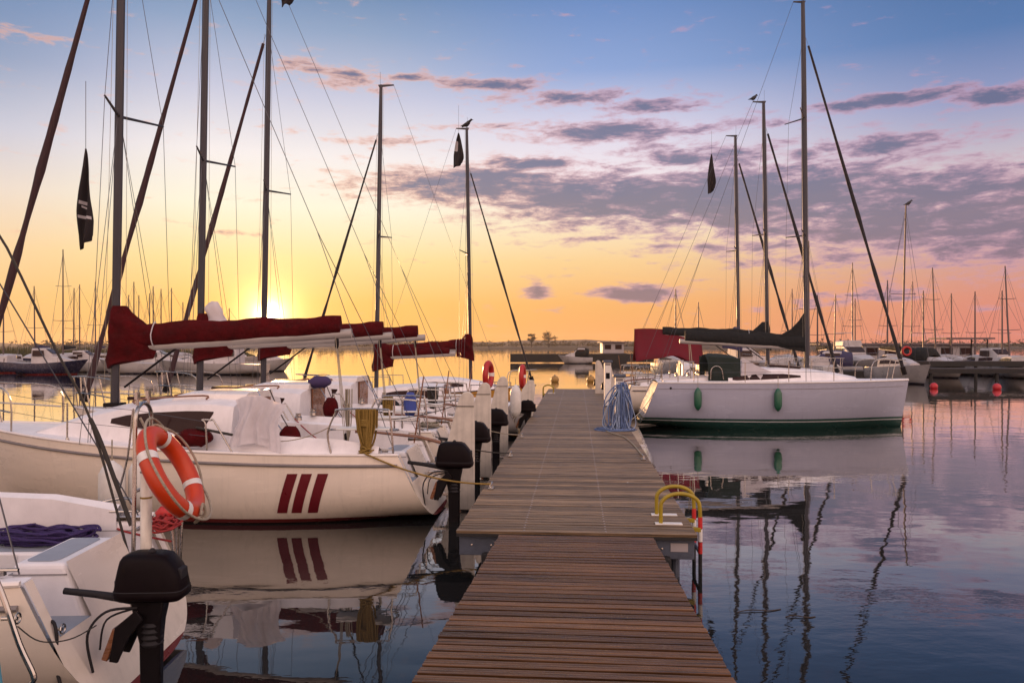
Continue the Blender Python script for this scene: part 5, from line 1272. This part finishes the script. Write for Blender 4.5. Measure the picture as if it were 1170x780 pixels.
# ------------------------------------------------------------------ far boats, jetties, buoys
rf = random.Random(17)
def far_sail(label, px, top, Y, group, hull_m=HULL_B, L=8.5, rz=0.0, cover=None, lean=0, spr=1, cabin=True, stay=True):
    h = (395-top)/F*Y+CAM_H
    root = thing('sailboat', label, 'sailboat', (pxw(px, Y), Y, 0), rz, group)
    H = Hull(L=L, B=L*.32, zs=.95, zb=1.25, ttop=.35, bowrake=.7, bs=.72, d=.2)
    class T: pass
    off = -.52*L
    b = H.shell(14, 6); b.v = [(x+off, y, z) for x, y, z in b.v]; b.build('hull', hull_m, root, 50)
    b = MB()
    rows = [[(lerp(H.ttop, H.L, k/12)+off, s_*(H.deck_half(lerp(H.ttop, H.L, k/12))-.01), H.deck_z(lerp(H.ttop, H.L, k/12))-.01) for s_ in (1, 0, -1)] for k in range(13)]
    b.loft(rows, closed=False, cap=False); b.build('deck', FARDECK, root, 0)
    if cabin:
        prof = [(L*.30,1.55),(L*.45,1.6),(L*.6,1.5),(L*.75,1.25)]; wf = lambda x: lerp(L*.12, L*.05, (x-L*.3)/(L*.45))
        rg = [[(p[0]+off, p[1], p[2]) for p in r_] for r_ in cabin_block(H, prof, wf, .12, .05)]
        b = MB(); b.loft(rg, closed=False, cap=False); n = len(rg[0]); b.add(rg[0], [tuple(range(n))]); b.add(rg[-1], [tuple(range(n))]); cb = b.build('cabin', FARDECK, root, 40)
        for sy in (1, -1):
            b = MB(); cabin_window(b, H, prof, wf, [(L*.33,.4,.85),(L*.45,.4,.88),(L*.6,.5,.8)], sy, .12, .01); b.v = [(x+off, y, z) for x, y, z in b.v]; b.build('window', WINDOW, cb, 0)
    b = MB(); b.tube([(.0,0,1.0),(lean*.5,0,h*.5),(lean,0,h)], [.075,.065,.045], 7); ms = b.build('mast', mat('far_mast', (.10,.075,.075), .5, .3), root)
    for k in range(spr):
        z = h*(.5 if spr == 1 else (.42, .70)[k]); b = MB(); b.tube([(lean*z/h-.1,.85-.2*k,z+.05),(lean*z/h,0,z),(lean*z/h-.1,-.85+.2*k,z+.05)], .022, 5); b.build('spreader', WIRE, ms)
    if stay:
        b = MB(); b.tube([(lean,0,h*.97),(H.L-.1+off,0,1.25)], .012, 4); b.build('forestay', WIRE, root)
        b = MB(); b.tube([(lean,0,h*.99),(.3+off,0,1.0)], .010, 4); b.build('backstay', WIRE, root)
        for sy in (1, -1):
            b = MB(); b.tube([(lean*.9,0,h*.95),(-.2+lean*.5,sy*.8,h*.5),(-.25,sy*H.B*.46,1.0)], .008, 4); b.build('shroud', WIRE, root)
    if cover:
        bo = cover_boom(root, -.1, -L*.40, 2.0, 2.15, h0=.40, h1=.2, w=.14, m=cover, sd=int(px))
    return root

def motorboat(label, px, Y, rz, L, hull_m, group, cab='cruiser', s=1.0, canvas=None, B=None):
    root = thing('motorboat', label, 'motorboat', (pxw(px, Y), Y, 0), rz, group)
    H = Hull(L=L, B=B or L*.36, zs=.85*s, zb=1.25*s, ttop=-.05, bowrake=.9, bs=.92, d=.25, um=.5, pw=2.4)
    off = -.5*L
    b = H.shell(16, 7); b.v = [(x+off, y, z) for x, y, z in b.v]; b.build('hull', hull_m, root, 50)
    b = MB(); rows = [[(lerp(H.ttop, H.L, k/12)+off, s_*(H.deck_half(lerp(H.ttop, H.L, k/12))-.01), H.deck_z(lerp(H.ttop, H.L, k/12))-.01) for s_ in (1, 0, -1)] for k in range(13)]
    b.loft(rows, closed=False, cap=False); b.build('deck', FARDECK, root, 0)
    w = H.B*.38
    def ring(x, zb_, zt, ww, top=.85): return [(x+off,ww,zb_),(x+off,ww*top,zt-.06),(x+off,ww*top*.9,zt),(x+off,-ww*top*.9,zt),(x+off,-ww*top,zt-.06),(x+off,-ww,zb_)]
    z0 = H.deck_z(L*.4)-.03
    b = MB(); b.loft([ring(L*.42,z0,z0+.62*s,w),ring(L*.60,z0,z0+.58*s,w*.95),ring(L*.80,z0,z0+.22*s,w*.6)]); cb = b.build('cabin', FARDECK, root, 30, bevel=.02)
    b = MB()
    if cab in ('cruiser','fly'):
        hh = (.62 if cab == 'cruiser' else .62)*s
        b.loft([ring(L*.22,z0,z0+1.25*s,w*.95,.8),ring(L*.40,z0,z0+1.28*s,w*.95,.8),ring(L*.52,z0+.45*s,z0+.75*s,w*.85,.8)]); wh = b.build('wheelhouse', FARDECK, root, 30, bevel=.02)
        for sy in (1, -1):
            b = MB(); b.prism([(L*.24+off,sy*(w*.93),z0+.62*s),(L*.41+off,sy*(w*.93),z0+.62*s),(L*.40+off,sy*(w*.84),z0+1.08*s),(L*.24+off,sy*(w*.84),z0+1.08*s)], (0,sy*.02,0)); b.build('side_window', WINDOW, wh, 0)
        b = MB(); b.prism([(L*.425+off,-w*.7,z0+1.18*s),(L*.425+off,w*.7,z0+1.18*s),(L*.515+off,w*.66,z0+.80*s),(L*.515+off,-w*.66,z0+.80*s)], (.03,0,.03)); b.build('windscreen', WINDOW, wh, 0)
        if cab == 'fly':
            b = MB(); b.loft([ring(L*.20,z0+1.26*s,z0+1.66*s,w*.85,.95),ring(L*.40,z0+1.26*s,z0+1.70*s,w*.85,.9)]); b.build('flybridge', FARDECK, root, 30, bevel=.03)
            b = MB(); b.tube([(L*.2+off,w*.75,z0+1.6*s),(L*.18+off,w*.75,z0+2.3*s),(L*.18+off,-w*.75,z0+2.3*s),(L*.2+off,-w*.75,z0+1.6*s)], .03, 6); b.build('radar_arch', FARDECK, root)
    else:
        b.loft([[(x+off, y, z0+z) for (y, z) in ((w,.0),(w*.95,.35*s),(-w*.95,.35*s),(-w,0))] for x in (L*.46, L*.47)]); b.build('windscreen', WINDOW, root, 0)
    if canvas:
        b = MB(); b.loft([[(x+off, w*math.cos(a)*1.0, z0+(zt)*(abs(math.sin(a))**.5)) for a in [PI*k/10 for k in range(11)]] for (x, zt) in ((L*.10,1.15*s),(L*.25,1.35*s),(L*.44,1.30*s),(L*.50,.75*s))], closed=False, cap=False); b.build('canopy', canvas, root, 50, solid=.02)
    rail_tube(root, 'bow_rail', [[(L*.62+off,H.deck_half(L*.62)*.9,H.deck_z(L*.62)),(L*.65+off,H.deck_half(L*.65)*.9,H.deck_z(L*.65)+.45),(L*.97+off,.1,H.deck_z(L*.97)+.5),(L*.97+off,-.1,H.deck_z(L*.97)+.5),(L*.65+off,-H.deck_half(L*.65)*.9,H.deck_z(L*.65)+.45),(L*.62+off,-H.deck_half(L*.62)*.9,H.deck_z(L*.62))]], .018, 5)
    return root

GL = 'sailing boats moored far off on the left'
left = [(4,333,72,0,'far sloop at the left edge, below the furled sail line'),(40,327,78,.2,'far sloop with a thin mast left of the black-covered one'),(72,285,70,0,'far sloop with a black sail cover and the tallest mast of the left group'),(84,329,80,.1,'far sloop just right of the black-covered sloop'),(91,325,84,0,'far sloop behind the navy motorboat'),(109,322,82,0,'far sloop standing behind the first mast'),
        (132,310,80,0,'far sloop with the tallest mast right of the first mast'),(147,337,86,0,'far sloop behind the maroon mast wrap'),(153,322,78,0,'far sloop whose masthead rises over the maroon sail cover'),(158,337,88,.1,'far sloop with a short mast over the maroon cover'),(171,335,84,0,'far sloop left of a close pair of far masts'),(175,327,80,0,'far sloop of the close pair, taller mast'),
        (184,330,82,0,'far sloop right of the close pair of masts'),(196,329,84,0,'far sloop just left of the second mast'),(209,345,90,0,'far sloop with the lowest mast beside the second mast'),(262,352,90,0,'far sloop close to the rising sun')]
for k, (px_, tp_, Y_, ln, lab) in enumerate(left):
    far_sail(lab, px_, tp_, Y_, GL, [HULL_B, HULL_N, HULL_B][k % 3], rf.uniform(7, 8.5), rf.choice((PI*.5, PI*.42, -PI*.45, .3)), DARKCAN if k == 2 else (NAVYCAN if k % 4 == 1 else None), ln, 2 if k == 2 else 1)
GM = 'motorboats moored far off on the left'
motorboat('navy hulled cabin motorboat far left under the crossing ropes', 62, 66, .1, 5.4, HULL_N, GM, 'cruiser')
motorboat('white hulled open motorboat far left at the picture edge', 8, 70, PI, 5.5, HULL_N, GM, 'open')
motorboat('small white motorboat right of the navy hulled one', 104, 72, .05, 5.0, HULL_B, GM, 'cruiser', .9)
motorboat('long low white motorboat seen under the maroon boom', 240, 66, PI, 9.0, HULL_B, GM, 'cruiser', 1.0)
motorboat('white motorboat just right of the maroon mast wrap', 150, 68, PI, 5.5, HULL_B, GM, 'open')
motorboat('dark hulled motorboat left of the second mast', 190, 72, .1, 6.0, HULL_N, GM, 'cruiser', .9)
motorboat('white open boat lying beneath the sun', 305, 74, 0, 5.0, HULL_B, GM, 'open')

GR_ = 'sailing boats moored far off on the right'
right = [(772,330,62,0,HULL_B,None,'far sloop behind the red canvas'),(798,345,70,0,HULL_N,None,'far sloop with a low mast right of the red canvas'),(905,330,66,0,HULL_B,None,'far sloop masked by the tallest right mast'),(924,275,58,0,HULL_B,None,'far sloop with a plain mast right of the tallest right mast'),(934,337,64,0,HULL_B,DARKCAN,'far sloop with a black cover behind the bow of the big sloop'),(953,336,66,.3,HULL_B,None,'far sloop with a leaning mast left of the white cruiser'),
         (974,300,70,0,HULL_B,None,'far sloop with a tall mast behind the white cruiser'),(977,341,74,0,HULL_N,None,'far sloop with a short mast beside the cruiser'),(1014,320,72,0,HULL_B,None,'far sloop left of the bird-topped mast'),(1041,322,74,.2,HULL_B,None,'far sloop right of the bird-topped mast'),(1055,332,62,0,HULL_B,None,'far sloop left of the red lifering motorboat'),
         (1070,305,64,-.5,HULL_B,None,'far sloop with a backward leaning mast, right of the lifering boat'),(1087,335,68,0,HULL_N,None,'far sloop in front of the flat-roofed houseboat'),(1114,333,66,0,HULL_B,None,'far sloop right of the flat-roofed houseboat'),(1145,332,62,0,HULL_B,None,'far sloop left of the last right pair'),(1154,303,60,.6,HULL_B,None,'far sloop with a tilted tall mast at the right edge')]
for k, (px_, tp_, Y_, ln, hm_, cv, lab) in enumerate(right):
    far_sail(lab, px_, tp_, Y_, GR_, hm_, rf.uniform(6.5, 8), rf.choice((PI*.5, -PI*.5, -PI*.46, PI*.55)), cv, ln, 2 if k in (6, 7, 11, 15) else 1)
ss = far_sail('white sloop with black sail cover and a bird on its leaning masthead', 1030, 236, 51, GR_, HULL_B, 7.0, -PI*.49, DARKCAN, .55, 1)
bird('dark bird perched on the leaning mast at the far right', Vector((pxw(1036,51), 50.8, (395-236)/F*51+CAM_H)), 1.5, R(10))
small = MATS['lifebuoy_red']
b = MB(); m_, n_ = 24, 8; RR_, rr2 = .24, .065
b.add([((RR_+rr2*math.cos(2*PI*j/n_))*math.cos(2*PI*i/m_), rr2*math.sin(2*PI*j/n_), (RR_+rr2*math.cos(2*PI*j/n_))*math.sin(2*PI*i/m_)) for i in range(m_) for j in range(n_)], [(i*n_+j, ((i+1) % m_)*n_+j, ((i+1) % m_)*n_+(j+1) % n_, i*n_+(j+1) % n_) for i in range(m_) for j in range(n_)])
o = b.build('lifebuoy', small, smooth=80); o.location = pxp(1036, 401, 46.5); mesh_thing(o, 'orange lifering standing on the bird-topped sloop at the far right', 'lifebuoy')
GMR = 'motorboats moored far off on the right'
motorboat('tall white cabin cruiser seen bow-on left of the leaning mast', 979, 66, -PI*.5, 8.5, HULL_B, GMR, 'fly', 1.08, B=2.6)
motorboat('small white motorboat with orange gear left of the houseboat', 1068, 60, -PI*.40, 6.0, HULL_B, GMR, 'open', 1.0, DARKCAN)
motorboat('white motorboat near the right edge on the far jetty', 1146, 62, -PI*.45, 6.0, HULL_B, GMR, 'cruiser', 1.0)
motorboat('white motorboat just past the bow of the big sloop', 932, 62, PI*.9, 6.5, HULL_B, GMR, 'cruiser', .9, NAVYCAN)
motorboat('grey white motorboat between the big sloop cabin and its mast', 862, 64, .2, 7.0, HULL_B, GMR, 'cruiser', 1.0)
motorboat('low white boat behind the spray hood of the big sloop', 895, 60, PI, 6.0, HULL_B, GMR, 'open', 1.0)

# jetties
def jetty(label, x0, x1, Y, zt, m, wd=2.0, posts=True, group=None, th=.25, step=4.0):
    root = thing('jetty', label, 'jetty', ((x0+x1)/2, Y, 0), 0, group); L = x1-x0
    b = MB(); n = int(L/.5)
    for k in range(n): b.box((-L/2+.25+k*.5, 0, zt-.03), (.47, wd, .06))
    b.build('deck', m, root, 0)
    b = MB(); b.box((0,-wd/2+.05,zt-.06-th/2),(L,.1,th)); b.build('beam', DARKST, root, 0)
    k = 0
    while posts and k*step < L:
        b = MB(); b.tube([(-L/2+.3+k*step,-wd/2+.2,-.5),(-L/2+.3+k*step,-wd/2+.2,zt-.06)], .11, 8); b.build('post', DARKST, root); k += 1
    return root
jetty('low dark breakwater jetty across the water behind the pontoon end', pxw(583,112), pxw(745,112), 112, 1.25, GREYW, 3, False, th=1.1)
jetty('dark timber jetty at the far right carrying the red buoys', pxw(1050,49), pxw(1230,49), 49, .98, GREYW, 2.0, True, th=.22)
jetty('second dark jetty behind the first at the far right', pxw(1040,58), pxw(1240,58), 58, 1.25, GREYW, 2.0, True, th=.3)
jetty('dark jetty between the big sloop bow and the cruiser', pxw(905,57), pxw(1010,57), 57, .62, GREYW, 2.0, False, th=.5)
motorboat('motorboat with dark canopy moored at the breakwater jetty', 657, 106, PI*.97, 4.6, HULL_B, GMR, 'cruiser', .95, DARKCAN)

def houseboat(label, px, Y, L, zh, roof_over=.5, name='houseboat', rz=0, nwin=3, wallm=PALEW, base=1.0):
    root = thing(name, label, 'houseboat', (pxw(px, Y), Y, 0), rz)
    b = MB(); b.box((0,0,base/2-.1),(L+.8,4.0,base+.2)); b.build('pontoon_hull', DARKST, root, 0, bevel=.08)
    b = MB(); b.box((0,0,base+zh/2),(L,3.2,zh)); wl = b.build('wall', wallm, root, 0)
    b = MB(); b.box((0,0,base+zh+.08),(L+roof_over*2,4.0,.16)); b.build('roof', ROOFM, root, 0, bevel=.03)
    for k in range(nwin):
        x = -L/2+L*(k+.5)/nwin; f = MB(); f.box((x,-1.61,base+zh*.60),(L/nwin*.62,.06,zh*.46)); fr = f.build('window', GREYW, wl, 0)
        g = MB(); g.box((x,-1.65,base+zh*.60),(L/nwin*.54,.03,zh*.38)); g.build('pane', WINDOW, fr, 0)
    return root
hb1 = houseboat('pale houseboat behind the breakwater motorboat', 699, 118, 3.1, 1.5, .4, base=1.3, nwin=2)
hb2 = houseboat('long flat-roofed houseboat at the far right behind the moored boats', 1040, 76, 10.5, 1.55, .8, base=.9, nwin=6)
for k in range(3):
    b = MB(); b.tube([(-6+k*.0-1.2*k,-1.8,.9),(-6-1.2*k,-1.8,2.45)], .06, 6); b.build('roof_post', GREYW, hb2)
b = MB(); b.box((-7.6,0,2.52),(3.6,4.0,.12)); b.build('awning', ROOFM, hb2, 0)
pav = thing('canopy_shelter', 'open flat-topped shelter on thin posts between the right masts', 'shelter', (pxw(1098,70), 70, 0))
b = MB(); b.box((0,0,3.0),(4.2,3,.14)); b.build('roof', ROOFM, pav, 0)
for x in (-1.6,1.6):
    for y_ in (-1.2,1.2):
        b = MB(); b.tube([(x,y_,-.3),(x,y_,2.94)], .06, 6); b.build('post', GREYW, pav)

def buoy(label, px, py, Y, r, m, group):
    root = thing('mooring_buoy', label, 'buoy', (pxw(px, Y), Y, r*.55), 0, group)
    b = MB(); b.ball((0,0,0), (r,r,r*1.02), 14, 9); b.build('float', m, root, 80)
    b = MB(); b.lathe([(r*.18,r*.9),(r*.2,r*1.1),(r*.08,r*1.2)], 8); b.build('eye', GALV, root)
RB = mat('buoy_red', (.48,.02,.03), .45, var=.15)
buoy('red buoy floating left of the other in front of the far right jetty', 1067, 440, 44, .21, RB, 'red buoys by the far jetty')
buoy('red buoy floating nearer the right picture edge in front of the jetty', 1139, 442, 43, .22, RB, 'red buoys by the far jetty')
buoy('ochre buoy floating beyond the pontoon end, left of two', 634, 434, 52, .27, OCHREP, 'ochre buoys beyond the pontoon')
buoy('ochre buoy floating beyond the pontoon end, right of two', 675, 434, 52, .27, OCHREP, 'ochre buoys beyond the pontoon')

for (px_, py_, Y_, L_, rz_, lab) in ((868,698,6.8,.42,.15,'thin dark twig floating off the ladder, left of another'),(915,705,6.7,.26,-.05,'short dark twig floating on the right, beyond the first')):
    b = MB(); b.tube(smooth_path([(-L_/2,0,.004),(-L_*.2,.015,.012),(L_*.2,-.01,.006),(L_/2,.02,.003)]), [.008]*13+[.006]*6, 6) if False else b.tube(smooth_path([(-L_/2,0,.004),(-L_*.2,.015,.012),(L_*.2,-.01,.006),(L_/2,.02,.003)]), .0045, 6)
    q_ = pxp(px_, py_, 1); f_ = CAM_H/((py_-395)/F); o = b.build('twig', BARK, smooth=60); o.location = (pxw(px_, f_), f_, 0); o.rotation_euler = (0,0,rz_); mesh_thing(o, lab, 'twig')

# ------------------------------------------------------------------ the morning air
hz = MB(); hz.box((0, 730, 11), (3640, 1620, 24))
hm = bpy.data.materials.new('haze'); hm.use_nodes = True; t_ = hm.node_tree; t_.nodes.clear()
pv = t_.nodes.new('ShaderNodeVolumePrincipled'); pv.inputs['Color'].default_value = (.95,.88,.82,1); pv.inputs['Density'].default_value = .0001; pv.inputs['Anisotropy'].default_value = .5
mo = t_.nodes.new('ShaderNodeOutputMaterial'); t_.links.new(pv.outputs[0], mo.inputs['Volume'])
tag(hz.build('haze', hm, smooth=0), 'thin warm morning haze over the marina', 'haze', kind='stuff')
